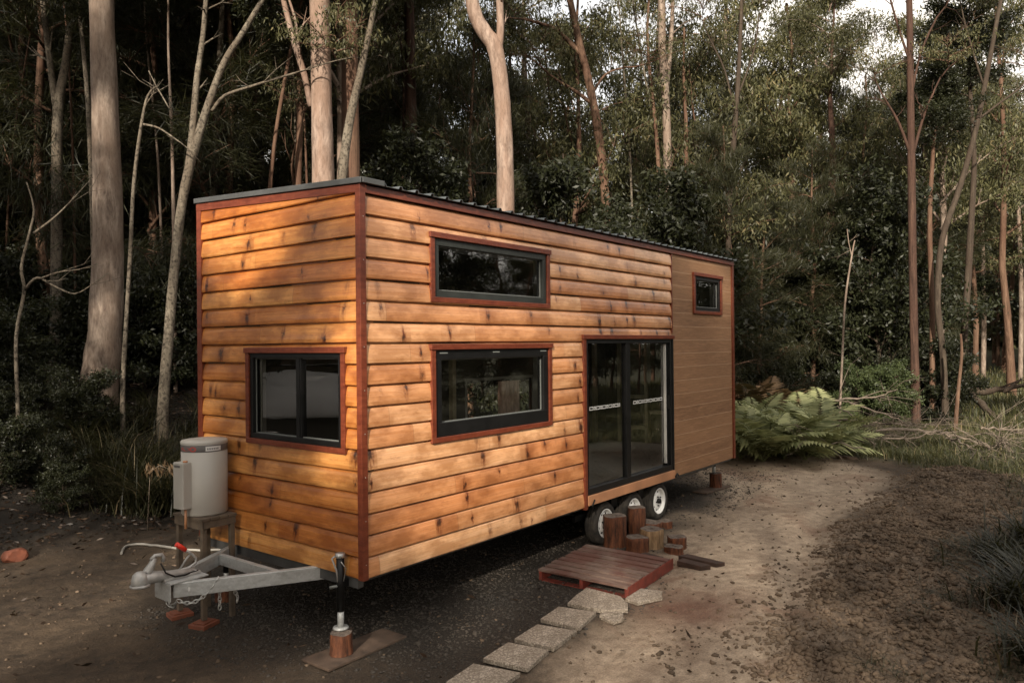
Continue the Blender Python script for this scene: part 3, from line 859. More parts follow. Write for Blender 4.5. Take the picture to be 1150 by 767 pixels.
# near arm and far arm
for (q, p) in (((.6, -.05 + .28, .575), (-.99, 1.13, .575)), ((.6, 2.17, .575), (-.99, 1.27, .575))):
    mb = MB(); beam(mb, p, q, .055, .115)
    a = mb.build('drawbar_arm', M['galv'], DB, .006)
mb = MB()
mb.box(-1.04, -.72, 1.075, 1.325, .634, .646); mb.box(-1.045, -1.035, 1.08, 1.32, .50, .634)
mb.box(-.30, -.25, .74, 1.66, .53, .62)
mb.build('hitch_plate', M['galv'], DB, .002)
CP = empty('coupling'); CP.parent = DB
mb = MB()
mb.lathe([(.001, .095), (.030, .09), (.052, .07), (.062, .04), (.066, .0), (.060, -.02), (.001, -.02)], (-1.22, 1.2, .672), 'z', 20)
mb.lathe([(.068, .0), (.074, -.006), (.074, -.020), (.06, -.021)], (-1.22, 1.2, .668), 'z', 20)
mb.tube([(-1.19, 1.2, .70), (-1.10, 1.2, .695), (-1.0, 1.2, .682), (-.78, 1.2, .668)], [.055, .048, .038, .03], 12)
mb.tube([(-1.165, 1.2, .74), (-1.125, 1.2, .80), (-1.105, 1.2, .845)], [.038, .028, .022], 10)
mb.box(-1.05, -.74, 1.15, 1.25, .6465, .668)
mb.build('socket', M['castsilver'], CP, .004)
mb = MB(); mb.tube([(-1.135, 1.2, .835), (-1.10, 1.2, .862), (-1.045, 1.2, .858), (-1.03, 1.2, .83), (-1.04, 1.2, .80)], .016, 8)
mb.build('latch', M['castsilver'], CP)
mb = MB()
lv = [(-.93, 1.2, .70), (-.82, 1.2, .70), (-.76, 1.2, .73), (-.76, 1.2, .77), (-.80, 1.2, .815), (-.85, 1.2, .85)]
mb.tube(lv, .011, 8); mb.tube([(-.90, 1.2, .705), (-.84, 1.2, .78), (-.805, 1.2, .81)], .008, 8)
mb.build('brake_lever', M['castsilver'], CP)
mb = MB(); mb.tube([(-.85, 1.2, .85), (-.885, 1.2, .882), (-.925, 1.2, .915)], .019, 10); mb.build('grip', M['redgrip'], CP)
mb = MB(); mb.tube([(-1.07, 1.17, .80), (-1.04, 1.15, .72), (-.97, 1.14, .675), (-.88, 1.15, .665), (-.76, 1.17, .672)], .007, 6); mb.build('cable', M['black'], CP)
mb = MB()
for b_ in ((-1.0, 1.17), (-.97, 1.23), (-.78, 1.17), (-.78, 1.23)): mb.lathe([(.001, .012), (.010, .012), (.010, 0)], (b_[0], b_[1], .668), 'z', 6)
mb.build('bolt', M['castsilver'], CP)
# chains
def chain(name, pts, step=.030):
    pts = [Vector(p) for p in pts]; P = []
    for i in range(len(pts) - 1):
        k = max(1, int((pts[i + 1] - pts[i]).length / .004))
        for j in range(k): P.append(pts[i].lerp(pts[i + 1], j / k))
    mb = MB(); acc = 0; last = P[0]; kk = 0
    for i in range(1, len(P)):
        acc += (P[i] - P[i - 1]).length
        if acc >= step:
            c = (P[i] + last) / 2; t = (P[i] - last).normalized(); last = P[i]; acc = 0
            a = t.cross(Vector((0, 0, 1)))
            if a.length < .1: a = Vector((0, 1, 0))
            a.normalize(); b = t.cross(a)
            sd = a if kk % 2 else b; kk += 1
            loop = []
            for q in range(11):
                an = 2 * PI * q / 10
                loop.append(c + t * math.cos(an) * .024 + sd * math.sin(an) * .013)
            mb.tube(loop, .0048, 5, cap=False)
    return mb.build(name, M['chain'], DB)
def sag(p, q, s, n=14):
    p = Vector(p); q = Vector(q)
    return [p.lerp(q, i / n) - Vector((0, 0, s * 4 * (i / n) * (1 - i / n))) for i in range(n + 1)]
chain('safety_chain', sag((-.98, 1.085, .50), (-.70, .945, .66), .10))
chain('safety_chain', sag((-1.03, 1.24, .60), (-.98, 1.09, .50), .10))
chain('safety_chain', [(-.68, .98, .53), (-.68, .98, .36)])
chain('safety_chain', [(-.56, 1.02, .52), (-.50, 1.0, .42), (-.54, .97, .36)])
mb = MB(); mb.box(-.91, -.84, 1.045, 1.052, .56, .59); mb.build('reflector', M['labelwhite'], DB)
mb = MB(); mb.box(-.84, -.77, 1.020, 1.027, .56, .59); mb.build('slot', M['black'], DB)
# corner jack
def jack(x, y, full=True, foot_z=.21, top=.80, g=None):
    j = empty('corner_jack'); j.parent = H
    mb = MB(); mb.tube([(x, y, foot_z + .14), (x, y, top - .03)], .033, 14); mb.box(x + .0, x + .16, y - .03, y + .03, .54, .60)
    mb.build('outer_tube', M['black'], j)
    mb = MB(); mb.tube([(x, y, foot_z + .01), (x, y, foot_z + .16)], .027, 14); mb.build('inner_tube', M['galv'], j)
    mb = MB(); mb.lathe([(.001, .014), (.06, .014), (.066, .0), (.001, 0)], (x, y, foot_z), 'z', 18); mb.build('foot', M['galv'], j)
    if full:
        mb = MB(); mb.lathe([(.001, 0), (.040, 0), (.040, -.03), (.036, -.035)], (x, y, top), 'z', 16); mb.build('cap', M['chain'], j)
        mb = MB(); mb.tube([(x - .035, y + .02, top - .02), (x - .06, y + .03, top - .035), (x - .04, y + .0, top - .13), (x - .02, y + .0, top - .26)], .008, 8)
        mb.build('crank', M['castsilver'], j)
        mb = MB(); mb.tube([(x - .02, y, top - .262), (x - .065, y + .055, top - .275)], .013, 8); mb.build('handle', M['bead'], j)
        mb = MB(); mb.tube([(x - .02, y - .035, top - .06), (x + .02, y - .045, top - .12), (x - .0, y - .04, top - .22)], .004, 5); mb.build('pin_chain', M['chain'], j)
    return j
jack(-.075, .20, True, .205, .815)
jack(7.60, .27, False, .36, .62)
jack(.12, 2.2, False, .12, .62)

# wheels
def wheel(x, y, z, face, proto=None):
    w = empty('wheel'); w.parent = H; w.location = (x, y, z)
    if proto:
        for ch in list(proto.children):
            c = ch.copy(); COL.objects.link(c); c.parent = w
        if face > 0: w.rotation_euler = (0, 0, PI)
        else: w.rotation_euler = (0, .4 * x, 0)
        return w
    mb = MB()
    P = [(.168, .012), (.176, .0), (.205, -.008), (.235, -.002), (.252, .018), (.2585, .03), (.2545, .034), (.2595, .040), (.2605, .062), (.2555, .066), (.2605, .070), (.2605, .098), (.2555, .102), (.2595, .106), (.2585, .132), (.252, .145), (.23, .162), (.17, .165)]
    mb.lathe(P, (0, 0, 0), 'y', 48); mb.build('tyre', M['tyre'], w)
    mb = MB()
    n = 48
    # rim: flange, barrel, dish and eight oval holes round the hub (built as spoke ring)
    mb.lathe([(.170, .165), (.170, .010), (.1755, .004), (.170, -.002), (.160, .004), (.152, .022), (.146, .040), (.140, .045)], (0, 0, 0), 'y', n)
    ro, ri = .140, .095; V = []; Fq = []
    nh = 8; per = n // nh
    for rr_, yy in ((ro, .045), (.132, .040), (.108, .030), (ri, .022)):
        for j in range(n):
            a = 2 * PI * j / n; V.append((rr_ * math.cos(a), yy, -rr_ * math.sin(a)))
    for i in range(3):
        for j in range(n):
            if i == 1 and (j % per) in (2, 3): continue
            Fq.append((i * n + j, i * n + (j + 1) % n, (i + 1) * n + (j + 1) % n, (i + 1) * n + j))
    mb.add(V, Fq, 0, False)
    mb.lathe([(ri, .022), (.075, .018), (.045, .020), (.034, .022), (.034, .03)], (0, 0, 0), 'y', n)
    mb.build('rim', M['whitepaint'], w)
    mb = MB(); mb.lathe([(.034, .022), (.033, -.010), (.028, -.016), (.001, -.018)], (0, 0, 0), 'y', 20)
    mb.lathe([(.17, .10), (.001, .10)], (0, 0, 0), 'y', 24)
    mb.build('hub', M['black'], w)
    mb = MB()
    for k_ in range(5):
        a = 2 * PI * k_ / 5 + .3
        mb.lathe([(.010, .022), (.010, .004), (.006, -.002), (.001, -.002)], (.062 * math.cos(a), 0, .062 * math.sin(a)), 'y', 8)
    mb.build('wheel_nut', M['black'], w)
    return w
w0 = wheel(3.83, .035, tz(3.83, .1) + .255, -1)
for x in (4.53, 5.23): wheel(x, .035, tz(x, .1) + .255, -1, w0)
for x in (3.83, 4.53, 5.23): wheel(x, 2.365, tz(x, .1) + .255, 1, w0)

# ------------------------------------------------------------------ logs, boards, pads
def log(name, x, y, r, h, label, mat='logbark', z=None, group=None, hollow=False, tilt=(0, 0), cat='log', seed=1, loc_only=False):
    rn = random.Random(seed); n = 28; r *= 1.1
    b = empty(name, (x, y, tz(x, y) - .012 if z is None else z), rn.uniform(0, 6) if not hollow else 0, label, cat, group)
    b.rotation_euler = (tilt[0], tilt[1], b.rotation_euler.z)
    prf = [r * (1 + .04 * math.sin(3 * 2 * PI * j / n + seed) + .03 * math.sin(7 * 2 * PI * j / n + 2 * seed) + rn.uniform(-.03, .03)) for j in range(n)]
    mb = MB(); V = []
    lv_ = [0, .15, .4, .7, .97, 1.0]
    for t in lv_:
        s = 1.06 if t == 0 else (.975 if t == 1 else 1 + rn.uniform(-.02, .02))
        for j in range(n):
            a = 2 * PI * j / n; V.append((prf[j] * s * math.cos(a), prf[j] * s * math.sin(a), h * t + (.006 * math.sin(3 * a) if t > .9 else 0)))
    F_ = [(i * n + j, i * n + (j + 1) % n, (i + 1) * n + (j + 1) % n, (i + 1) * n + j) for i in range(len(lv_) - 1) for j in range(n)]
    mb.add(V, F_, 0, True); mb.build('bark', M[mat], b)
    mb = MB(); V = []; ringn = [0.975, .7, .4, .22 if hollow else .1]
    for q, s in enumerate(ringn):
        for j in range(n):
            a = 2 * PI * j / n; V.append((prf[j] * s * math.cos(a), prf[j] * s * math.sin(a), h + (.006 * math.sin(3 * a) if q == 0 else .004 * rn.uniform(-1, 1)) - (0 if q else .0)))
    F_ = [(i * n + j, i * n + (j + 1) % n, (i + 1) * n + (j + 1) % n, (i + 1) * n + j) for i in range(len(ringn) - 1) for j in range(n)]
    if hollow:
        for j in range(n): 
            a = 2 * PI * j / n; V.append((prf[j] * .2 * math.cos(a), prf[j] * .2 * math.sin(a), h - .09))
        F_ += [(3 * n + j, 3 * n + (j + 1) % n, 4 * n + (j + 1) % n, 4 * n + j) for j in range(n)]
        F_.append(tuple(4 * n + j for j in range(n)))
    else: F_.append(tuple(3 * n + j for j in range(n)))
    mb.add(V, F_, 0, False); mb.build('cut_top', M['logtop'], b)
    return b
GS = 'log rounds standing beside the pallet'
log('log_round', 3.89, -.03, .125, .375, 'tallest red-brown log round, in front of the nearest trailer wheel', group=GS, seed=2)
log('log_round', 4.37, .0 - .06, .100, .385, 'slender upright log round in front of the middle trailer wheel', group=GS, seed=3)
log('log_round', 3.86, -.35, .118, .175, 'squat red-brown log round touching the pallet corner', group=GS, seed=4)
log('log_round', 4.08, -.42, .125, .225, 'pale split log round with a dark hollow in its top', 'logpale', group=GS, hollow=True, seed=5)
log('log_round', 4.62, -.12, .135, .16, 'low dark log round half hidden behind the hollow one', 'logbark', group=GS, seed=6)
log('log_round', 4.97, -.16, .085, .10, 'small dark log round just below the farthest trailer wheel', 'logbark', group=GS, seed=7)
log('log_round', 4.26, -.66, .100, .137, 'short log round farther from the pallet of the outer two', group=GS, seed=8)
log('log_round', 4.06, -.72, .100, .080, 'thinnest log round, lying low at the right end of the group', group=GS, seed=9)
def slab(name, pts, th, mat, label, cat, group=None, z=None, lean=0, seed=0, jag=0):
    """flat polygonal slab with slightly uneven edges resting on the ground"""
    rn = random.Random(seed)
    cx = sum(p[0] for p in pts) / len(pts); cy = sum(p[1] for p in pts) / len(pts)
    b = (max(tz(p[0], p[1]) for p in pts + [(cx, cy)]) if z is None else z)
    P = []
    for i, p in enumerate(pts):
        q = pts[(i + 1) % len(pts)]; P.append(p)
        for t in ((.33, .66) if jag else (.5,)):
            P.append((p[0] + (q[0] - p[0]) * t + rn.uniform(-1, 1) * (jag or .002), p[1] + (q[1] - p[1]) * t + rn.uniform(-1, 1) * (jag or .002)))
    n = len(P); mb = MB()
    mb.add([(x - cx, y - cy, 0) for x, y in P] + [(x - cx, y - cy, th + lean * (x - cx)) for x, y in P],
           [tuple(reversed(range(n))), tuple(n + i for i in range(n))] + [(i, (i + 1) % n, n + (i + 1) % n, n + i) for i in range(n)])
    o = mb.build(name, M[mat], None, .004); o.location = (cx, cy, b - .004)
    a = mb
    # make sure faces point outward whatever the winding
    bm = bmesh.new(); bm.from_mesh(o.data); bmesh.ops.recalc_face_normals(bm, faces=bm.faces); bm.to_mesh(o.data); bm.free()
    return tag(o, label, cat, group)
slab('timber_board', [(-.33, .36), (-.33, .02), (.50, .03), (.50, .33)], .022, 'plank', 'muddy flat board under the log at the near corner jack', 'board', seed=3)
log('log_block', -.075, .19, .082, .165, 'short red-brown log under the near corner jack, standing on the board', z=tz(-.07, .19) + .03, seed=12, cat='log')
log('log_block', 7.62, .27, .088, .225, 'log block under the far end jack of the house', z=tz(7.6, .27) + .02, seed=13, cat='log')
slab('timber_board', [(7.05, .42), (7.05, .18), (7.85, .10), (7.85, .36)], .022, 'plank', 'thin board under the log at the far end of the house', 'board', seed=4)
log('log_block', .12, 2.2, .085, .12, 'dark log block under the front jack on the left side', z=tz(.12, 2.2), seed=14)

def pad(x, y, rzz, label):
    z = tz(x, y) - .01
    e = empty('levelling_block', (x, y, z), rzz, label, 'levelling block', 'terracotta blocks under the heater stand')
    mb = MB(); mb.box(-.10, .10, -.09, .09, 0, .045); mb.build('base', M['orangepad'], e, .006)
    mb = MB(); mb.box(-.075, .075, -.065, .065, .0455, .058); mb.build('raised_top', M['orangepad'], e, .004)
    return e
pad(-.36, 1.75, .3, 'orange block under the stand leg nearer the house corner')
pad(-.36, 2.17, -.2, 'orange block under the stand leg farther to the left')

# heater stand and heater
T = empty('heater_stand', (-.20, 1.96, tz(-.2, 1.96)), 0, 'weathered timber stand with thin legs carrying the water heater', 'stand')
for (x, y) in ((-.16, -.21), (-.16, .21)):
    mb = MB(); mb.box(x - .022, x + .022, y - .022, y + .022, .048, .925); mb.build('leg', M['oldtimber'], T, .003)
for (x, y) in ((.12, -.21), (.12, .21)):
    mb = MB(); mb.box(x - .022, x + .022, y - .022, y + .022, .0, .925); mb.build('leg', M['oldtimber'], T, .003)
mb = MB(); mb.box(-.19, -.18, -.245, .245, .92 - .06, .935); mb.box(-.175, .145, -.243, -.233, .87, .935); mb.build('apron', M['oldtimber'], T, .002)
mb = MB()
for k in range(4): mb.box(-.20 + .09 * k, -.20 + .09 * k + .083, -.25, .25, .937, .962)
mb.build('platform', M['oldtimber'], T, .002)
zb_ = tz(-.2, 1.96) + .964
HT = empty('water_heater', (-.215, 1.975, zb_), 0, 'beige cylindrical water heater with a grey label band', 'water heater')
mb = MB(); mb.lathe([(.001, 0), (.195, 0), (.203, .012), (.203, .655), (.001, .655)], (0, 0, 0), 'z', 56); mb.build('tank', M['heater'], HT)
mb = MB(); mb.lathe([(.206, .648), (.208, .668), (.200, .682), (.10, .695), (.001, .698)], (0, 0, 0), 'z', 56); mb.build('lid', M['heater'], HT)
mb = MB(); mb.lathe([(.2036, .585), (.2042, .586), (.2042, .645), (.2036, .646)], (0, 0, 0), 'z', 56); mb.build('band', M['heaterband'], HT)
def curved(mb, a0, a1, z0, z1, r, n=8):
    V = []
    for i in range(n + 1):
        a = a0 + (a1 - a0) * i / n
        V += [(r * math.cos(a), r * math.sin(a), z0), (r * math.cos(a), r * math.sin(a), z1)]
    mb.add(V, [(2 * i, 2 * i + 2, 2 * i + 3, 2 * i + 1) for i in range(n)])
va = math.atan2(-6.65, -3.8)   # the direction facing the camera
mb = MB(); curved(mb, va + .05, va + .75, .595, .637, .2052); mb.build('sticker', M['labelwhite'], HT)
mb = MB()
for k in range(6): curved(mb, va + .12 + k * .09, va + .17 + k * .09, .606, .622, .2058, 2)
mb.build('print', M['ink'], HT)
def curvell(mb, ac, zc, ra, rz_, r, hole=0):
    n = 20; V = []
    if hole:
        for s in (1, hole):
            for i in range(n):
                t = 2 * PI * i / n; a = ac + ra * s * math.cos(t); V.append((r * math.cos(a), r * math.sin(a), zc + rz_ * s * math.sin(t)))
        mb.add(V, [(i, (i + 1) % n, n + (i + 1) % n, n + i) for i in range(n)])
    else:
        for i in range(n):
            t = 2 * PI * i / n; a = ac + ra * math.cos(t); V.append((r * math.cos(a), r * math.sin(a), zc + rz_ * math.sin(t)))
        mb.add(V, [tuple(range(n))])
mb = MB(); curvell(mb, va - .95, .615, .30, .018, .2054); curvell(mb, va - .50, .614, .16, .024, .2056, .5); mb.build('emblem', M['logored'], HT)
mb = MB()
rotm = Matrix.Rotation(va - .95, 3, 'Z')
mb.box(.175, .275, -.075, .075, .075, .50, rot=rotm, c=(0, 0, .3)); mb.build('cover_box', M['heater'], HT, .008)
mb = MB(); mb.box(.2755, .277, -.055, .03, .455, .475, rot=rotm, c=(0, 0, .3)); mb.build('cover_label', M['heaterband'], HT)
mb = MB(); p_ = rotm @ Vector((.235, .05, 0)); mb.tube([(p_.x, p_.y, .50), (p_.x, p_.y, .515)], .022, 8); mb.build('valve', M['sill'], HT)
mb = MB(); mb.tube([(p_.x, p_.y, -.10), (p_.x, p_.y, .075)], .012, 8); mb.build('drain_pipe', M['sill'], HT)
# hose
def hpt(x, y, h=.012): return (x, y, tz(x, y) + h)
mb = MB()
raw = [(.27, 4.72), (.45, 4.98), (.62, 4.92), (.70, 4.6), (.78, 4.25), (.98, 3.9), (1.31, 3.5), (1.55, 3.0), (1.6, 2.5)]
P = []
for i in range(len(raw) - 1):
    for k in range(6):
        t = k / 6; p0 = raw[max(i - 1, 0)]; p1 = raw[i]; p2 = raw[i + 1]; p3 = raw[min(i + 2, len(raw) - 1)]
        q = [.5 * (2 * p1[a] + (p2[a] - p0[a]) * t + (2 * p0[a] - 5 * p1[a] + 4 * p2[a] - p3[a]) * t * t + (3 * p1[a] - p0[a] - 3 * p2[a] + p3[a]) * t ** 3) for a in (0, 1)]
        P.append(hpt(q[0], q[1], .018))
mb.tube(P, .015, 8); o = mb.build('hose', M['hose'], None); tag(o, 'pale hose curling over the ground behind the drawbar', 'hose')

# pallet
px0, py0 = 2.90, -.505
PL = empty('pallet', (px0, py0, tz(px0, py0) - .01), R(-4.0) + R(6.5), 'red-stained slatted wooden pallet used as a doorstep', 'pallet')
PL.rotation_euler = (R(.8), R(-1.0), R(3.5))
mb = MB(); n = 8; W = 1.10 / n; rn = random.Random(4)
for k in range(n):
    x0 = -.55 + k * W
    mb.box(x0 + .002, x0 + W - .036, -.505 + rn.uniform(-.008, .004), .515 + rn.uniform(-.008, .008), .104, .126 + rn.uniform(-.002, .002))
mb.build('deck', M['pallet'], PL, .002)
for y in (-.498, 0.0, .478):
    mb = MB(); mb.box(-.55, .55, y - .018, y + .018, .018, .103); mb.build('bearer', M['palletside'], PL, .003)
mb = MB(); mb.box(-.552, .552, -.5235, -.5175, .012, .128); mb.build('side_board', M['palletside'], PL, .002)
mb = MB()
for x in (-.54, .46):
    mb = MB(); mb.box(x, x + .09, -.515, .50, 0, .017); mb.build('base_board', M['palletside'], PL, .002)

# pavers
GP = 'square pavers leading to the pallet'
slab('paver', [(2.36, -.60), (2.33, -1.0), (2.18, -1.17), (2.05, -1.24), (1.90, -1.07), (1.87, -.70), (2.12, -.64)], .036, 'paver', 'square paver touching the pallet edge, first of the stepping row', 'paver', GP, seed=1)
slab('paver', [(1.77, -.67), (1.85, -1.03), (1.44, -1.11), (1.41, -.72)], .036, 'paver', 'whole paver second from the pallet', 'paver', GP, seed=2)
slab('paver', [(1.31, -.76), (1.39, -1.12), (.97, -1.17), (.93, -.80)], .036, 'paver', 'whole paver in the middle of the stepping row', 'paver', GP, seed=3)
slab('paver', [(.86, -.79), (.93, -1.15), (.55, -1.22), (.49, -.83)], .036, 'paver', 'whole paver fourth from the pallet', 'paver', GP, seed=4)
slab('paver', [(.40, -.81), (.49, -1.20), (.10, -1.24), (.03, -.86)], .036, 'paver', 'nearest paver, cut by the bottom edge of the photo', 'paver', GP, seed=5)
slab('paver', [(2.64, -1.0), (2.72, -1.25), (2.54, -1.34), (2.26, -1.22), (2.30, -1.07)], .03, 'paver', 'broken paver piece tucked under the pallet corner', 'paver', 'broken paver pieces', seed=6, jag=.012)
slab('paver', [(2.06, -1.07), (2.02, -1.20), (1.90, -1.16), (1.80, -1.09), (1.93, -1.02 - .04)], .028, 'paver', 'upper broken paver shard beside the row', 'paver', 'broken paver pieces', seed=7, jag=.01)
slab('paver', [(1.98, -1.235), (1.88, -1.30), (1.74, -1.27), (1.79, -1.11), (1.90, -1.18)], .028, 'paver', 'lower broken paver shard beside the row', 'paver', 'broken paver pieces', seed=8, jag=.01)
slab('plank', [(3.60, -.98), (3.56, -1.27), (3.67, -1.34), (3.74, -.98)], .055, 'darkplank', 'dark plank lying right of the pallet, the nearer of two', 'plank', 'dark planks', seed=9)
slab('plank', [(3.80, -.90), (3.76, -1.36), (3.86, -1.42), (3.93, -.95)], .045, 'darkplank', 'dark plank lying right of the pallet, the farther of two', 'plank', 'dark planks', seed=10)
slab('plank', [(3.66, -.50), (3.60, -.74), (3.68, -.78), (3.74, -.52)], .035, 'darkplank', 'short dark offcut between the pallet and the low log', 'plank', seed=11)

# rock at the left edge, far sawn block, plank by brush
def rock(x, y, r, label, mat, seed, cat='rock', sz=(1, 1, .7)):
    bm = bmesh.new(); bmesh.ops.create_icosphere(bm, subdivisions=3, radius=1); rn = random.Random(seed)
    pl = [(Vector([rn.gauss(0, 1) for _ in range(3)]).normalized(), rn.uniform(.6, .9)) for _ in range(9)]
    for v in bm.verts:
        for nn, dd in pl:
            k = v.co.dot(nn)
            if k > dd: v.co -= nn * (k - dd)
        v.co *= 1 + rn.uniform(-.02, .02)
        v.co = Vector((v.co.x * r * sz[0], v.co.y * r * sz[1], v.co.z * r * sz[2]))
    me = bpy.data.meshes.new('rock'); bm.to_mesh(me); bm.free()
    o = link('rock', me, M[mat]); o.location = (x, y, tz(x, y) + r * sz[2] * .5)
    return tag(o, label, cat)
rock(-.62, 5.45, .14, 'tan stone at the left edge of the clearing', 'orangepad', 3)
rock(11.9, -.62, .16, 'dark flat stone on the grass verge beyond the track', 'plank', 5, sz=(.7, 1.5, .35))


# ------------------------------------------------------------------ trees
class Tubes:
    """many tapered tubes gathered into one mesh"""
    def __init__(s): s.mb = MB()
    def add(s, pts, rad, n=6): s.mb.tube(pts, rad, n, cap=False)
    def mesh(s, name, mat):
        me = bpy.data.meshes.new(name); me.from_pydata(s.mb.v, [], s.mb.f)
        me.polygons.foreach_set('use_smooth', [True] * len(me.polygons)); me.materials.append(mat); me.update(); return me

def crown_proto(seed, Rr, Hh, nl, nleaf, mat, barkm, style='gum', L=.13, W=.035, taper=.5, first=.0, twig=1.0):
    rn = random.Random(seed); rg = np.random.default_rng(seed)
    tb = Tubes(); C = []; wts = []
    az = rn.uniform(0, 6.3)
    for i in range(nl):
        t = (i + rn.uniform(0, .8)) / nl
        az += 2.4 + rn.uniform(-.5, .5)
        h0 = Hh * (first + (1 - first) * t) * .92
        ln = Rr * (1 - taper * t) * rn.uniform(.65, 1.15)
        el = R(rn.uniform(15, 55) if style != 'cas' else rn.uniform(5, 45))
        p = Vector((0, 0, h0)); d = Vector((math.cos(az) * math.cos(el), math.sin(az) * math.cos(el), math.sin(el)))
        pts = [p.copy()]; rad = [.045 * (1 - .6 * t) * (Rr / 2.5)]
        segs = 5
        for k in range(segs):
            d = (d + Vector((rn.gauss(0, .16), rn.gauss(0, .16), rn.gauss(.02 if k < 3 else -.12, .12)))).normalized()
            p = p + d * ln / segs; pts.append(p.copy()); rad.append(rad[0] * (1 - .82 * (k + 1) / segs))
        tb.add(pts, rad, 5)
        for k in range(1, segs + 1):
            for q in range(rn.choice((2, 3))):
                a2 = rn.uniform(0, 6.3); dd = (d + Vector((math.cos(a2), math.sin(a2), rn.uniform(-.3, .7))) * .9).normalized()
                l2 = ln * rn.uniform(.18, .42); o = pts[k]; e = o + dd * l2 + Vector((0, 0, -.06 * l2))
                m_ = o.lerp(e, .5) + Vector((rn.gauss(0, .03), rn.gauss(0, .03), .05 * l2))
                tb.add([o, m_, e], [rad[k] * .55 + .003, .006, .003], 4)
                C += [m_, m_.lerp(e, .5), e]; wts += [.5, .9, 1.2]
    C = np.array([c[:] for c in C]); wts = np.array(wts); wts = wts * rg.uniform(.2, 1.6, len(wts)); wts /= wts.sum()
    ci = rg.choice(len(C), nleaf, p=wts)
    sp = .16 * Rr / 2 * (1 if style != 'cas' else .85)
    P = C[ci] + rg.normal(0, 1, (nleaf, 3)) * [sp, sp, sp * .7]
    if style == 'gum': D = rg.normal(0, .6, (nleaf, 3)) + [0, 0, -1.0]
    elif style == 'cas':
        out = C[ci] - np.array([0, 0, Hh * .4]); out /= np.linalg.norm(out, axis=1, keepdims=True) + 1e-6
        D = out * .7 + rg.normal(0, .45, (nleaf, 3)) + [0, 0, .1]
    else: D = rg.normal(0, 1, (nleaf, 3)) + [0, 0, -.25]
    D /= np.linalg.norm(D, axis=1, keepdims=True)
    # per-cluster tint so that clumps read lighter and darker
    ct = rg.uniform(0, 1, len(C)); tint = np.clip(ct[ci] * .65 + rg.uniform(0, .42, nleaf), 0, 1)
    me = leafquads(P, D, L * rg.uniform(.6, 1.3, nleaf), W * rg.uniform(.7, 1.3, nleaf), None, tint, 'crown')
    me.materials.append(mat)
    return tb.mesh('limbs', barkm), me

def trunk_proto(seed, Hh, r0, barkm, wander=.12, lean=0, n=9):
    rn = random.Random(seed); tb = Tubes(); pts = []; rad = []
    x = y = 0
    for k in range(n + 1):
        t = k / n; pts.append((x, y, -.3 + (Hh + .3) * t)); rad.append(r0 * (1.25 if k == 0 else 1 - .75 * t))
        x += rn.gauss(lean, wander); y += rn.gauss(0, wander)
        if k < 1: x *= .2; y *= .2
    tb.add(pts, rad, 10); return tb.mesh('trunk', barkm)

PROTO = {}
def proto(key, H_, r0, crown0, Rr, nl, nleaf, leaf, bk, style, L, W, seeds, lean=0, taper=.5):
    for i, sd in enumerate(seeds):
        lm, cm = crown_proto(sd, Rr, H_ - crown0, nl, nleaf, M[leaf], M[bk], style, L, W, taper)
        PROTO.setdefault(key, []).append((trunk_proto(sd, H_, r0, M[bk], .07, lean), lm, cm, crown0))
proto('gum', 13, .15, 5.5, 2.9, 15, 15000, 'leaf_gum', 'bark_pale', 'gum', .17, .042, (1, 2, 3))
proto('gumb', 12, .13, 4.5, 2.6, 15, 14000, 'leaf_gum', 'bark_brown', 'gum', .16, .042, (4, 5))
proto('under', 6.5, .07, .5, 2.1, 20, 19000, 'leaf_dark', 'bark_dark', 'broad', .15, .06, (6, 7, 8), taper=.35)
proto('cas', 9.5, .09, 1.2, 2.0, 26, 26000, 'leaf_cas', 'bark_brown', 'cas', .26, .014, (9, 10, 11), taper=.45)
proto('shrub', 2.4, .03, .1, 1.2, 14, 9000, 'leaf_dark', 'bark_dark', 'broad', .12, .045, (12, 13), taper=.2)

def place_tree(kind, x, y, s, name, label, cat, group, rnd, z=None, sz=None):
    tm, lm, cm, c0 = rnd.choice(PROTO[kind])
    e = empty(name, (x, y, (tz(x, y) if z is None else z) - .05), rnd.uniform(0, 6.28), label, cat, group)
    e.scale = (s, s, s * (sz or rnd.uniform(.9, 1.12)))
    e.rotation_euler.x = rnd.gauss(0, .02); e.rotation_euler.y = rnd.gauss(0, .02)
    a = bpy.data.objects.new('trunk', tm); COL.objects.link(a); a.parent = e
    b = bpy.data.objects.new('limbs', lm); COL.objects.link(b); b.parent = e; b.location = (0, 0, c0)
    c = bpy.data.objects.new('crown', cm); COL.objects.link(c); c.parent = e; c.location = (0, 0, c0)
    return e

rnd = random.Random(21)
GA = 'forest trees massed behind the house and the clearing'
LAB = {'gum': ('gum_tree', 'pale-trunked gum tree deep in the forest', 'gum tree', 'pale gums deep in the forest'),
       'gumb': ('gum_tree', 'brown-trunked gum tree deep in the forest', 'gum tree', 'brown-trunked gums deep in the forest'),
       'under': ('understory_tree', 'dark leafy understory tree in the forest', 'tree', 'dark understory trees of the forest'),
       'cas': ('casuarina_tree', 'feathery olive casuarina in the forest', 'casuarina', 'feathery casuarinas of the forest'),
       'shrub': ('shrub', 'dark shrub on the forest floor', 'shrub', 'dark shrubs of the forest floor')}
def put(kind, px, d, s, sz=None):
    p = at(px, 380, d); x, y = float(p[0]), float(p[1])
    nm, lb, ct, gr = LAB[kind]
    return place_tree(kind, x, y, s, nm, lb, ct, gr, rnd, sz=sz)
def ok(x, y):
    if x < 9.5: return y > 7.2
    if x < 13.5: return y > 5.2
    return y > 3.0 - .0 * x or x > 20.5
taken = []
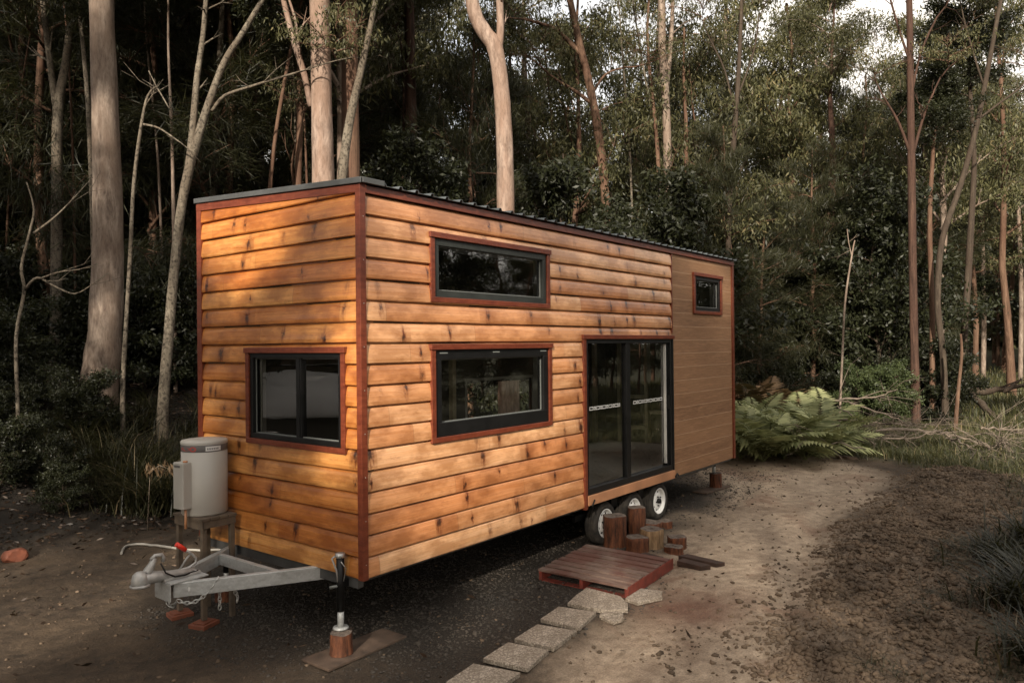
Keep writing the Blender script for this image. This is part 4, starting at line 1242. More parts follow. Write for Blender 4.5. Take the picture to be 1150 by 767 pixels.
def scatter(kinds, px0, px1, d0, d1, n, smin, smax, mind):
    c = 0; tries = 0
    while c < n and tries < n * 30:
        tries += 1
        px = rnd.uniform(px0, px1); d = rnd.uniform(d0, d1); p = at(px, 380, d); x, y = float(p[0]), float(p[1])
        if not ok(x, y): continue
        if any((x - a) ** 2 + (y - b) ** 2 < mind * mind for a, b in taken): continue
        taken.append((x, y)); put(rnd.choice(kinds), px, d, rnd.uniform(smin, smax)); c += 1
# left forest: tall and closed
scatter(['gum', 'cas', 'under', 'cas'], -260, 430, 17, 27, 34, 1.1, 1.6, 1.9)
scatter(['gum', 'gumb', 'cas', 'under'], -300, 450, 27, 44, 34, 1.5, 2.2, 2.4)
# middle
scatter(['cas', 'under', 'gumb', 'cas'], 430, 860, 16.5, 23, 19, .75, 1.05, 1.7)
scatter(['gum', 'cas', 'gumb', 'under'], 430, 900, 23, 36, 26, .9, 1.25, 2.3)
scatter(['gum', 'gumb', 'gum'], 430, 880, 23, 33, 8, 1.1, 1.5, 1.8)
scatter(['gumb', 'cas'], 900, 1150, 30, 40, 5, 1.0, 1.3, 2)
# right
scatter(['under', 'cas', 'under', 'gum'], 830, 1010, 19, 27, 16, .75, 1.15, 1.6)
scatter(['gum', 'gumb', 'cas'], 860, 1060, 26, 42, 15, .9, 1.35, 2.6)
scatter(['under', 'gumb', 'cas', 'under'], 1030, 1330, 36, 56, 24, 1.0, 1.5, 2.6)
scatter(['shrub'], -120, 250, 15.8, 19, 12, .7, 1.1, .9)
scatter(['shrub'], -160, 20, 12.5, 15, 4, .6, .9, .9)
scatter(['shrub'], 830, 1060, 19, 25, 12, .6, 1.0, 1.0)

SPRAY = []
for i in range(3):
    SPRAY.append(crown_proto(60 + i, 1.5, 1.1, 7, 1500, M['leaf_gum'], M['bark_brown'], 'gum', .14, .036, .3))
# trees with a place of their own, measured from the photograph
def own_tree(name, label, cat, d, path, mat, top, crown=None, forks=(), group=None, seed=0, cs=1.0, sprays=.7):
    """path: (px, py, width px) from the foot up; top: metres above the last point"""
    rn = random.Random(seed)
    P = []; Rd = []
    for px, py, w in path:
        q = at(px, py, d); P.append(Vector(q)); Rd.append(w / 2 * d / FPX)
    gzv = tz(P[0].x, P[0].y)
    if P[0].z > gzv - .15: 
        P.insert(0, Vector((P[0].x, P[0].y, gzv - .2))); Rd.insert(0, Rd[0] * 1.18)
    base = Vector((P[0].x, P[0].y, max(gzv, P[0].z)))
    dr = (P[-1] - P[-2]).normalized()
    if top:
        k = 4; r1 = Rd[-1]; q = P[-1].copy()
        for i in range(k):
            dr = (dr + Vector((rn.gauss(0, .05), rn.gauss(0, .05), .08))).normalized()
            q = q + dr * top / k; P.append(q.copy()); Rd.append(r1 * (1 - (.75 if crown else .95) * (i + 1) / k))
    # smooth resample
    def res(P, Rd, m=4):
        out = []; ro = []
        for i in range(len(P) - 1):
            a = P[max(i - 1, 0)]; b = P[i]; c = P[i + 1]; e = P[min(i + 2, len(P) - 1)]
            for k in range(m):
                t = k / m
                out.append(.5 * (2 * b + (c - a) * t + (2 * a - 5 * b + 4 * c - e) * t * t + (3 * b - a - 3 * c + e) * t ** 3))
                ro.append((Rd[i] + (Rd[i + 1] - Rd[i]) * t) * (1 + rn.uniform(-.035, .035)))
        return out + [P[-1]], ro + [Rd[-1]]
    e = empty(name, base, 0, label, cat, group)
    PP, RR = res(P, Rd)
    mb = MB(); mb.tube([p - base for p in PP], RR, 16)
    mb.build('trunk', mat, e)
    for f in forks:
        FP = [Vector(at(px, py, d + (dd if len(f) else 0))) for px, py, w, dd in f]; FR = [w / 2 * d / FPX for px, py, w, dd in f]
        a, b = res(FP, FR)
        dz_ = (a[-1] - a[-2]).normalized(); q = a[-1].copy(); r1 = b[-1]
        for i in range(5 if crown else 1):
            dz_ = (dz_ + Vector((rn.gauss(0, .18), rn.gauss(0, .18), rn.gauss(.05, .12)))).normalized(); q = q + dz_ * .32; a.append(q.copy()); b.append(r1 * (1 - (i + 1) / 5.3))
        mb = MB(); mb.tube([p - base for p in a], b, 8)
        for i in range(7 if crown else 2):
            k = rn.randrange(len(a) // 3, len(a) - 1); dv = ((a[k + 1] - a[k]).normalized() + Vector((rn.gauss(0, .7), rn.gauss(0, .7), rn.gauss(.1, .5)))).normalized(); l_ = rn.uniform(.3, .9)
            m1 = a[k] + dv * l_ * .5; m2 = m1 + (dv + Vector((rn.gauss(0, .3), rn.gauss(0, .3), .1))).normalized() * l_ * .5
            mb.tube([p - base for p in (a[k], m1, m2)], [b[k] * .4 + .002, b[k] * .25 + .002, .002], 5)
            mb.tube([p - base for p in (m1, m1 + (dv + Vector((rn.gauss(0, .6), rn.gauss(0, .6), rn.gauss(0, .4)))).normalized() * l_ * .4)], [b[k] * .2 + .002, .0015], 4)
        mb.build('limb', mat, e)
        if crown and sprays:
            lm_, cm_ = SPRAY[seed % len(SPRAY)]
            for nm, me in (('twigs', lm_), ('foliage', cm_)):
                c = bpy.data.objects.new(nm, me); COL.objects.link(c); c.parent = e; c.location = a[-4] - base; c.rotation_euler = (0, 0, len(e.children)); c.scale = (sprays,) * 3
    if crown:
        tm, lm, cm, c0 = PROTO[crown][seed % len(PROTO[crown])]
        for nm, me in (('limbs', lm), ('crown', cm)):
            c = bpy.data.objects.new(nm, me); COL.objects.link(c); c.parent = e
            c.location = P[-5] - base if top else P[-1] - base; c.scale = (cs, cs, cs * .8)
            c.rotation_euler = (0, 0, seed)
    return e
pale, pink, brown, redb, spk, drk = (M[k] for k in ('bark_pale', 'bark_pink', 'bark_brown', 'bark_red', 'bark_speck', 'bark_dark'))
own_tree('gum_tree', 'thickest pale gum trunk, widening to a fibrous foot, left of the house', 'gum tree', 14.5,
         [(110, 448, 42), (114, 410, 38), (118, 370, 35), (121, 300, 33), (121, 230, 31), (118, 120, 28), (114, 0, 25)], pale, 6, 'gum', seed=1, cs=1.2)
own_tree('gum_tree', 'mottled grey tree forking low at the far left edge', 'tree', 16.5,
         [(62, 445, 13), (63, 330, 12), (64, 220, 11), (65, 125, 11), (74, 70, 8), (84, -5, 7)], spk, 5, 'gum', [[(64, 128, 8, 0), (56, 70, 7, 0), (47, -10, 6, 0)]], seed=2, cs=.9)
own_tree('sapling', 'thin pale sapling close behind the thickest gum trunk', 'sapling', 15.8,
         [(108, 420, 5), (104, 250, 5), (99, 120, 5), (90, 20, 4)], spk, 4, 'under', seed=3, cs=.5)
own_tree('sapling', 'crooked pale sapling with bare arms at the far left edge', 'sapling', 11.5,
         [(20, 462, 4), (18, 380, 3.6), (27, 328, 3.6), (24, 300, 3), (33, 262, 2.6), (38, 235, 2), (30, 205, 1.2)], spk, 0, None,
         [[(28, 325, 3.5, 0), (42, 312, 2.8, 0), (62, 322, 2.2, .1), (84, 330, 1.6, .2), (103, 320, 1, .2)], [(38, 262, 3, 0), (58, 247, 2.3, 0), (74, 232, 1.6, 0), (88, 217, 1, 0)], [(45, 313, 2, 0), (65, 306, 1.3, 0), (88, 303, 1, 0)]], seed=4)
own_tree('sapling', 'slim pale sapling with bare twigs between the big gum and the house', 'sapling', 13,
         [(138, 430, 5), (146, 290, 4), (150, 210, 4), (158, 145, 3.5), (166, 108, 2.4), (178, 96, 1.2)], spk, 0, None,
         [[(161, 140, 3, 0), (178, 144, 2.2, 0), (195, 155, 1.6, 0), (210, 166, 1, 0)], [(160, 138, 2, 0), (163, 120, 1.6, 0), (172, 106, 1, 0)], [(190, 122, 1.2, 0), (182, 108, 1.6, 0), (176, 98, 1.2, 0)]], seed=5)
own_tree('gum_tree', 'lichen-speckled leaning tree standing just left of the house corner', 'tree', 13.6,
         [(183, 458, 12), (190, 370, 11), (196, 300, 10), (205, 225, 10), (219, 165, 10), (236, 112, 8), (252, 70, 7), (272, 38, 6), (295, 0, 5)], spk, 4, 'under',
         [[(207, 222, 8, 0), (216, 150, 8, 0), (221, 90, 7, .1), (228, 40, 6, .2), (232, -10, 5, .2)], [(238, 125, 4, 0), (252, 108, 3.5, 0), (280, 98, 3, 0), (312, 88, 2.5, 0), (340, 80, 2, 0)]], seed=6, cs=.8)
own_tree('gum_tree', 'straight mid-grey trunk rising behind the left end of the roof', 'tree', 18,
         [(238, 300, 8), (240, 200, 8), (243, 120, 7), (249, 30, 6.5)], spk, 5, 'cas', seed=7)
own_tree('gum_tree', 'thin brown trunk second to the left of the twin pink trunks', 'tree', 20,
         [(284, 300, 6), (285, 180, 6), (286, 70, 5)], brown, 5, 'cas', seed=8)
own_tree('gum_tree', 'brown forked trunk just left of the twin pink trunks', 'tree', 17,
         [(334, 290, 9), (335, 195, 8), (337, 120, 7), (336, 60, 6)], brown, 5, 'under', [[(331, 215, 3, 0), (328, 185, 3, 0), (333, 160, 2, 0)]], seed=9, cs=.8)
own_tree('gum_tree', 'stout pinkish-pale gum trunk, left of a pair behind the roof', 'gum tree', 14,
         [(364, 300, 28), (363, 200, 25), (361, 110, 22.5), (359, 0, 22)], pink, 7, 'gum', [[(349, 120, 7, 0), (342, 85, 7, -.1), (331, 50, 6.5, -.2), (317, -5, 6, -.2)], [(336, 62, 3.5, -.2), (332, 25, 3, -.2), (322, -8, 2.5, -.2)]], seed=10, cs=1.2)
own_tree('gum_tree', 'stout brownish gum trunk, right of a pair behind the roof', 'gum tree', 14.8,
         [(395, 300, 22), (394, 200, 20), (393, 100, 19), (392, 0, 18)], brown, 7, 'gum', seed=11, cs=1.2)
own_tree('sapling', 'speckled trunk leaning across the right one of the pink pair', 'tree', 13.6,
         [(380, 300, 12), (384, 205, 11), (392, 140, 10), (404, 85, 8), (416, 30, 6), (424, -15, 5)], spk, 4, 'cas', seed=12, cs=.6)
own_tree('gum_tree', 'reddish-brown straight trunk behind the roof, right of the pink pair', 'tree', 18.5,
         [(466, 300, 13), (464, 200, 13), (461, 100, 12), (459, 0, 11)], redb, 6, 'cas', [[(453, 210, 4, .3), (454, 130, 3.5, .3), (452, 60, 3, .3)]], seed=13)
own_tree('gum_tree', 'tall smooth tan gum forking into a curved limb above the roof', 'gum tree', 14.5,
         [(570, 320, 22), (568, 240, 20), (567, 170, 19), (563, 100, 18), (556, 55, 18), (545, 38, 17), (534, 18, 16), (527, -15, 15)], pink, 6, 'gum',
         [[(558, 66, 9, 0), (562, 35, 8.5, 0), (560, -20, 8, 0)]], seed=14, cs=1.2)
own_tree('gum_tree', 'leaning brown gum with bare side limbs against the sky gap', 'gum tree', 20,
         [(683, 280, 11), (678, 200, 10), (672, 150, 10), (662, 95, 9), (651, 50, 8), (640, 0, 7)], brown, 4, 'gum',
         [[(653, 62, 6, 0), (638, 46, 5, 0), (622, 32, 4, 0), (603, 26, 3, 0)], [(666, 118, 5, 0), (648, 104, 4, 0), (628, 92, 3, 0)], [(664, 108, 3, 0), (680, 84, 2.5, 0), (702, 76, 2, 0)]], seed=15, cs=.9)
own_tree('gum_tree', 'thin white-barked gum standing clear behind the middle of the roof', 'gum tree', 21,
         [(752, 300, 9), (750, 200, 9), (748, 120, 9), (744, 60, 9), (743, 0, 8)], pale, 5, 'gum', [[(749, 100, 5, 0), (754, 40, 5, 0), (756, -10, 4, 0)]], seed=16, cs=.9)
own_tree('gum_tree', 'dark slim trunk rising through foliage behind the far roof end', 'tree', 20,
         [(818, 260, 6), (824, 160, 6), (829, 90, 5), (833, 0, 4)], drk, 4, 'gumb', [[(826, 130, 2.5, 0), (814, 80, 2, 0), (800, 50, 1.5, 0)], [(828, 110, 2.5, 0), (846, 60, 2, 0), (852, 20, 1.5, 0)]], seed=17, cs=.8)
own_tree('gum_tree', 'slender red-brown gum standing alone at the verge right of the ferns', 'gum tree', 20.5,
         [(1029, 476, 10), (1027, 400, 9), (1025, 300, 8.5), (1023, 150, 8), (1022, 60, 7), (1021, 0, 6.5)], redb, 4, 'gum',
         [[(1023, 175, 3.5, 0), (1010, 140, 3, 0), (996, 115, 2, 0)], [(1024, 180, 3.5, 0), (1036, 135, 3, 0), (1050, 100, 2, 0)], [(1023, 110, 3, 0), (1034, 60, 2.5, 0), (1052, 20, 2, 0)], [(1022, 70, 3, 0), (1010, 35, 2.5, 0), (1000, 0, 2, 0)]], seed=18, cs=.75)
own_tree('gum_tree', 'dark gum leaning right across the sky at the right side', 'gum tree', 21,
         [(1062, 478, 8), (1059, 400, 7), (1053, 340, 6.5), (1058, 270, 6.5), (1078, 210, 6), (1096, 145, 5.5), (1110, 75, 5), (1124, 0, 4)], drk, 3, 'gumb',
         [[(1098, 135, 3, 0), (1120, 118, 2.5, 0), (1145, 100, 2, 0)], [(1104, 95, 2.5, 0), (1090, 50, 2, 0), (1082, 20, 1.5, 0)]], seed=19, cs=.75)
own_tree('gum_tree', 'narrow straight trunk close beside the leaning right-hand gum', 'tree', 21.5,
         [(1047, 440, 6), (1047, 350, 6), (1044, 250, 5), (1048, 170, 4)], brown, 2, 'under', seed=20, cs=.6)
own_tree('sapling', 'short broken-topped stem right of the leaning gum', 'sapling', 19.5,
         [(1073, 482, 4.5), (1076, 440, 4), (1080, 400, 3), (1079, 375, 2)], brown, 0, None, seed=21)
own_tree('gum_tree', 'dark trunk crossing behind the leaning right-hand gum', 'tree', 24,
         [(1076, 460, 7), (1084, 360, 7), (1090, 260, 7), (1094, 180, 5), (1090, 110, 4)], drk, 3, 'under', seed=22, cs=.9)
own_tree('gum_tree', 'pale trunk with reddish foot in the dark forest right of the house', 'gum tree', 28,
         [(929, 425, 10), (931, 330, 9), (933, 240, 9), (935, 170, 7), (932, 110, 5)], redb, 4, 'gum', seed=23, cs=.9)
own_tree('sapling', 'thin white bare pole leaning in front of the dark right-hand forest', 'sapling', 18.5,
         [(943, 470, 2.6), (946, 400, 2.4), (949, 340, 2.2), (957, 285, 1.8), (960, 270, 1.2)], pale, 0, None, [[(957, 290, 1.3, 0), (953, 272, 1, 0)]], seed=24)
for i, (px, w, d, y0, y1, lb) in enumerate(((1104, 5, 40, 432, 240, 'pale far trunk behind the fallen log at the right'), (1116, 4, 48, 425, 220, 'second far trunk right of the fallen log foot'), (1146, 5, 38, 425, 240, 'pale far trunk at the right border of the photo'), (1088, 4, 50, 420, 250, 'faint far trunk left of the fallen log'), (1130, 3.5, 55, 420, 250, 'faintest far trunk between two pale ones at the right'))):
    own_tree('gum_tree', lb, 'tree', d, [(px, y0, w), (px + 1, (y0 + y1) / 2, w), (px - 2, y1, w * .8)], pale if i != 1 else brown, 4, 'gum', seed=30 + i, cs=1.2)
# more thin stems in the gloom, all much alike
for i in range(30):
    px = rnd.uniform(-30, 470) if i < 15 else rnd.uniform(560, 1000); d = rnd.uniform(15.5, 24)
    p = at(px, 380, d)
    if not ok(p[0], p[1]): continue
    w = rnd.uniform(2.5, 6); l_ = rnd.gauss(0, 9)
    own_tree('sapling', 'thin dim stem among the forest trees', 'sapling', d, [(px, 440, w), (px + l_ * .4, 300, w * .95), (px + l_, 170, w * .8), (px + l_ * 2.2, 60, w * .6)], rnd.choice((spk, pale, brown, drk)), 5, None, group='thin dim stems of the forest', seed=50 + i)

# trees out of frame that close the clearing: left and across, mirrored in the panes; those behind the camera added to shape the sun
def outer(kind, x, y, s, lb, g):
    nm, _, ct, _ = LAB[kind]
    place_tree(kind, x, y, s, nm, lb, ct, g, rnd)
for (x, y, s, k) in ((-6, 11, 1.3, 'gum'), (-9, 8, 1.3, 'cas'), (-8, 13, 1.5, 'gumb'), (-12, 4, 1.4, 'gum'), (-4, 9.5, 1.2, 'under'), (-11, 10, 1.5, 'under'), (-13, 0, 1.4, 'cas'), (-10.5, 6, 1.2, 'under')):
    outer(k, x, y, s, 'forest tree left of the clearing, mirrored in the front window', 'trees left of the clearing')
for (x, y, s, k) in ((-13.6, -5.3, .90, 'cas'), (-12.9, -3.9, .84, 'gumb'), (-16.5, -6.3, .88, 'gumb'), (-14, -10.5, 1.4, 'gum'), (-11, -12, 1.3, 'cas'), (-16, -13, 1.5, 'under'), (-18, -13, 1.6, 'gum'), (-15, -8.6, 1.35, 'under')):  # added out of view, sized to block and dapple sun on the front wall
    outer(k, x, y, s, 'unseen tree added behind the camera to shape sunlight on the house', 'added sun-shaping trees behind the camera')
ro = random.Random(77)
for i in range(38):
    x = -7 + i * 1.35 + ro.uniform(-.5, .5); y = -11.5 - (i % 3) * 2.2 + ro.uniform(-.7, .7)
    outer(ro.choice(('under', 'cas', 'cas', 'gumb')), x, y, ro.uniform(.7, .95), 'forest tree across the clearing, mirrored in the side windows', 'trees across the clearing')

# far-off wood
def farwood():
    rg = np.random.default_rng(5); Ps = []; n = 0
    for i in range(330):
        px = rg.uniform(-700, 1800); d = rg.uniform(60, 95); p = at(px, 380, d)
        topz = (34 if px < 430 else (19 if px < 560 else 15)) * rg.uniform(.75, 1.1) + (d - 60) * .08
        if px > 980: topz *= 1.0
        g0 = tz(p[0], p[1]); m = 700
        hh = topz * rg.uniform(.3, 1.0); cz = g0 + hh * .55; rr = rg.uniform(2.5, 5)
        q = rg.normal(0, 1, (m, 3)); q /= np.linalg.norm(q, axis=1, keepdims=True); q *= rg.uniform(.4, 1, (m, 1)) ** .5
        c = q * [rr, rr, hh * .5] + [p[0], p[1], cz] + rg.normal(0, .5, (m, 3))
        Ps.append(c)
    P = np.concatenate(Ps); n = len(P); D = rg.normal(0, 1, (n, 3)); D /= np.linalg.norm(D, axis=1, keepdims=True)
    t = np.clip(np.repeat(rg.uniform(0, .8, len(Ps)), 700) + rg.uniform(0, .25, n), 0, .89)
    o = link('far_wood', leafquads(P, D, rg.uniform(.5, 1.2, n), rg.uniform(.3, .6, n), None, t, 'far_wood'), M['leaf_gum'])
    tag(o, 'distant wooded rise closing the view behind the nearer trees', 'woodland', kind='stuff')
farwood()

LT = empty('standin_roof', (-7.6, 11.2, tz(-7.6, 11.2)), R(35), 'unseen pale roof on posts, added for the front window to mirror', 'stand-in')  # stand-in added out of view for pale shapes in the front window
for x in (-2.2, 2.2):
    for y in (-.9, .9):
        mb = MB(); mb.box(x - .05, x + .05, y - .05, y + .05, -.3, 1.5 + .1 * x); mb.build('post', M['oldtimber'], LT)
mb = MB(); V = []
for i in range(9):
    x = -2.6 + i * .65; z = 1.55 + .10 * x - .018 * x * x
    V += [(x, -1.3, z), (x, 1.3, z), (x, -1.3, z + .22), (x, 1.3, z + .22)]
mb.add(V, [f for i in range(8) for f in ((4*i, 4*i+4, 4*i+6, 4*i+2), (4*i+1, 4*i+3, 4*i+7, 4*i+5), (4*i+2, 4*i+6, 4*i+7, 4*i+3), (4*i, 4*i+1, 4*i+5, 4*i+4))] + [(0, 2, 3, 1), (32, 33, 35, 34)])
mb.build('roof', M['standin_pale'], LT)
for k in range(7):
    mb = MB(); mb.box(-1.9 + .13 * k, 1.9 - .05 * k, -.75, .75, .18 * k, .18 * k + .13); mb.build('board_layer', M['oldtimber'], LT)
bm = bmesh.new(); bmesh.ops.create_uvsphere(bm, u_segments=36, v_segments=18, radius=1)  # pale mound added out of view to feed the front window's reflection
for v in bm.verts:
    f = 1 + .06 * math.sin(7 * v.co.x + 3 * v.co.y) + .04 * math.sin(13 * v.co.y)
    v.co = Vector((v.co.x * 2.7 * f, v.co.y * .95 * f, max(v.co.z, -.1) * .85 * f))
me = bpy.data.meshes.new('standin_pale'); bm.to_mesh(me); bm.free(); me.polygons.foreach_set('use_smooth', [True] * len(me.polygons))
o = link('standin_mound', me, M['standin_pale']); o.location = (-6.3, 9.3, tz(-6.3, 9.3)); o.rotation_euler = (0, 0, R(35)); tag(o, 'pale tarpaulin shape, unseen, added for the front window to mirror', 'standin_mound')

# ------------------------------------------------------------------ ferns, sedge clumps, brush
def frond_mesh(seed, L=1.0, n=21):
    rn = random.Random(seed); V = []; F_ = []; T = []
    pts = [Vector((L * t * .93, .03 * math.sin(3 * t + seed), L * (.62 * t - .66 * t * t))) for t in [k / 8 for k in range(9)]]
    def pt(t):
        f = t * 8; i = min(int(f), 7); return pts[i].lerp(pts[i + 1], f - i)
    for k in range(8):       # the midrib, a narrow ribbon standing on edge
        a, b = pts[k], pts[k + 1]; h = Vector((0, 0, .006 * (1 - k / 9))); o = len(V)
        V += [a - h, b - h, b + h, a + h]; F_.append((o, o + 1, o + 2, o + 3)); T.append(.4)
    for s_ in (-1, 1):
        for k in range(n):
            t = .12 + .87 * k / n; p = pt(t); w = L * .26 * math.sin(PI * min(1, max(.02, t - .02) ** .75)) * rn.uniform(.85, 1.1) + .02
            d = Vector((.5, s_, rn.uniform(-.30, -.05))).normalized(); f = Vector((1, -s_ * .4, -.05)).normalized()
            lw = .020 * L * (.5 + w / (.26 * L) * .7); o = len(V); dr = Vector((0, 0, -.12 * w))
            V += [p, p + d * w * .35 + f * lw, p + d * w + dr, p + d * w * .35 - f * lw]
            F_.append((o, o + 1, o + 2, o + 3) if s_ > 0 else (o + 3, o + 2, o + 1, o)); T.append(rn.uniform(0, 1))
    return npmesh('frond', np.array([v[:] for v in V]), np.array(F_), False, {'tint': ('FACE', T)})
FR = [frond_mesh(i, 1.0) for i in range(3)]
def fern(x, y, s, mat, label, group, nf=11, name='fern'):
    e = empty(name, (x, y, tz(x, y)), rnd.uniform(0, 6), label, 'fern', group)
    for k in range(nf):
        me = mat_fr[mat][k % 3]; o = bpy.data.objects.new('frond', me); COL.objects.link(o); o.parent = e
        o.rotation_euler = (rnd.gauss(0, .2), -rnd.uniform(.1, .95), 2 * PI * k / nf + rnd.gauss(0, .2)); sc_ = s * rnd.uniform(.75, 1.15); o.scale = (sc_, sc_, sc_)
    return e
mat_fr = {}
for key in ('leaf_fern', 'leaf_dead'):
    mat_fr[key] = []
    for me in FR:
        m2 = me.copy(); m2.materials.append(M[key]); mat_fr[key].append(m2)
fl = ['fern hard against the far corner of the house', 'fern second from the house corner', 'tall fern crowning the fern bank', 'fern in the front row of the fern bank', 'fern at the right end of the fern bank', 'fern spilling toward the track', 'low fern at the foot of the bank', 'fern at the back of the bank', 'small fern beyond the bank near the brush', 'fern half hidden behind the front row', 'fern between the bank and the grass']
GF = 'bright green ferns massed beside the far end of the house'
fpos = [(832, 15.2), (856, 14.8), (880, 15.3), (903, 15.0), (925, 15.6), (845, 16.6), (872, 16.9), (900, 16.7), (918, 16.9)]
for i, (px, d) in enumerate(fpos):
    p = at(px, 470, d); fern(float(p[0]), float(p[1]), rnd.uniform(1.35, 1.75), 'leaf_fern', 'lush light-green fern in the bank at the far end of the house', GF)
for (px, d) in ((842, 18.5), (860, 19), (875, 18.4)):
    p = at(px, 470, d); fern(float(p[0]), float(p[1]), 1.5, 'leaf_dead', 'brown dying fern behind the green bank', 'brown dying ferns', 14, 'dead_fern')
# glossy shrub behind the brush
for (px, d, s, lb) in ((1000, 20.5, .62, 'leafy bright-green shrub behind the brush heap'), (965, 21, .55, 'leafy green shrub left of the bright one behind the brush')):
    p = at(px, 440, d)
    e = place_tree('shrub', float(p[0]), float(p[1]), s * 1.1, 'shrub', lb, 'shrub', None, rnd)
    for c in e.children:
        if c.name.startswith('crown'):
            c.data = c.data.copy(); c.data.materials.clear(); c.data.materials.append(M['leaf_bright'])
# strap-leaf clumps on the left bank
def sedge(x, y, n, h, label, group):
    a = RNG.uniform(0, 2 * PI, n); r = np.abs(RNG.normal(0, .16, n))
    o = blades('sedge_clump', M['leaf_sedge'], r * np.cos(a), r * np.sin(a), h * RNG.uniform(.6, 1.15, n), .016, .95, base_z=np.full(n, -.02))
    o.location = (x, y, tz(x, y)); tag(o, label, 'grass clump', group); return o
for i in range(46):
    px = rnd.uniform(-60, 232); d = rnd.uniform(10.6, 15.5); p = at(px, 480, d)
    sedge(float(p[0]), float(p[1]), 70, rnd.uniform(.3, .75), 'low dark tuft among the undergrowth left of the heater', 'low dark tufts of the left undergrowth')
for i in range(16):
    px = rnd.uniform(-80, 110); d = rnd.uniform(9.6, 13.5); p = at(px, 480, d)
    if p[1] < 6.3: continue
    place_tree('shrub', float(p[0]), float(p[1]), rnd.uniform(.28, .5), 'shrub', 'small dark leafy bush on the shaded bank at the far left', 'shrub', 'small dark bushes on the left bank', rnd)
for (px, d) in ((110, 11.6), (128, 11.2), (145, 11.0), (160, 10.7), (176, 10.8), (192, 10.9), (208, 11.1), (135, 12.2), (165, 12), (195, 12.1), (222, 11.8), (95, 12.4), (150, 11.5), (180, 11.5)):
    p = at(px, 500, d); sedge(float(p[0]), float(p[1]), 150, 1.0, 'arching strap-leaved clump on the bank left of the heater', 'strap-leaved clumps on the left bank')
for (px, d, h) in ((1160, 5.6, .45), (1132, 6.6, .4), (1150, 7.2, .45), (1150, 8.2, .5), (1118, 7.8, .4), (1160, 6.4, .6)):
    p = at(px, 600, d); sedge(float(p[0]), float(p[1]), 170, h, 'dark tussock on the low bank at the right edge', 'dark tussocks at the right edge')
# drooping dead leafy twig near the heater
mb = MB()
p = Vector(at(165, 522, 10.2)); e = empty('dead_spray', (p.x, p.y, tz(p.x, p.y)), 0, 'small spray of dry tan leaves on the bank left of the heater', 'dead leaves')
g0 = e.location.z; pts = [(0, 0, 0), (.02, -.05, max(.1, p.z - g0 - .1)), (.08, -.18, p.z - g0), (.14, -.40, p.z - g0 - .05)]
mb.tube(pts, [.008, .006, .005, .003], 5); mb.build('stem', M['twig'], e)
nn = 60; tt = RNG.uniform(0, 1, nn); PPt = np.array([[.0 + .16 * t, .05 - .55 * t, p.z - g0 - .02] for t in tt]) + RNG.normal(0, .04, (nn, 3))
DD = RNG.normal(0, .35, (nn, 3)) + [0, -.2, -.8]; DD /= np.linalg.norm(DD, axis=1, keepdims=True)
link('leaves', leafquads(PPt, DD, RNG.uniform(.09, .16, nn), .028, None, RNG.uniform(.93, 1, nn), 'leaves'), M['leaf_dead'], e)

# fallen branches
def branch(pts_px, d, r, label, seed, group=None, twn=9, name='fallen_branch'):
    rn = random.Random(seed); P = []
    for px, py, dd in pts_px: P.append(Vector(at(px, py, d + dd)))
    for q in P: q.z = max(q.z, tz(q.x, q.y) + .02)
    base = P[0].copy(); tb = MB(); PP = []
    for i in range(len(P) - 1):
        for k in range(5):
            PP.append(P[i].lerp(P[i + 1], k / 5) - base + Vector((rn.gauss(0, .02), rn.gauss(0, .02), rn.gauss(0, .015))))
    PP.append(P[-1] - base); n = len(PP)
    tb.tube(PP, [(r * .8 if name == 'fallen_branch' else r) * (1 - .85 * i / n) * min(1, .45 + i / n * 3) + .003 for i in range(n)], 7)
    for k in range(twn):
        i = rn.randrange(n // 4, n); dr = (PP[min(i + 1, n - 1)] - PP[i - 1]).normalized()
        dv = (dr + Vector((rn.gauss(0, .5), rn.gauss(0, .5), rn.gauss(.05, .35)))).normalized(); l = rn.uniform(.35, 1.2)
        a = PP[i]; b = a + dv * l * .5; dv = (dv + Vector((rn.gauss(0, .3), rn.gauss(0, .3), rn.gauss(-.1, .2)))).normalized(); c = b + dv * l * .5
        rr = r * (1 - .8 * i / n) * .32 + .003; tb.tube([a, b, c], [rr, rr * .7, .003], 5)
        for q in range(3):
            s_ = a.lerp(b, rn.random()) if q < 1 else b.lerp(c, rn.random()); e2 = s_ + (dv + Vector((rn.gauss(0, .6), rn.gauss(0, .6), rn.gauss(0, .4)))).normalized() * l * .35
            tb.tube([s_, e2], [rr * .45, .002], 4)
    o = tb.build(name, M['twig'] if name == 'fallen_branch' else M['bark_dark'], None); o.location = base
    return tag(o, label, 'branch', group)
branch([(905, 448, 0), (950, 449, 0), (985, 446, -.2), (1008, 437, -.3)], 18, .04, 'grey bare branch highest on the brush heap, its tip pointing up', 1)
branch([(950, 450, 0), (985, 462, -.6), (1015, 472, -1.2), (1030, 478, -1.6)], 18, .03, 'thin bare branch dropping from the top of the brush heap', 2)
branch([(975, 485, 0), (1010, 481, 0), (1045, 484, 0), (1062, 486, 0), (1085, 500, -.8), (1108, 520, -1.8)], 15.8, .05, 'long pale curved branch across the front of the brush heap', 3, twn=14)
branch([(992, 493, 0), (1020, 492, 0), (1040, 488, 0), (1060, 487, .1)], 15.6, .03, 'short pale branch under the long curved one', 4)
branch([(1060, 487, 0), (1090, 493, -.3), (1115, 505, -.8), (1140, 520, -1.5)], 15.6, .03, 'bare branch sloping down to the right off the brush heap', 5, twn=12)
branch([(1100, 480, 0), (1125, 482, .2), (1160, 488, .5)], 16.2, .035, 'bare branch reaching the right border of the photo', 6, twn=12)
branch([(1110, 484, 0), (1125, 495, -.5), (1138, 508, -1)], 15.5, .02, 'small forked stick near the right border', 7)
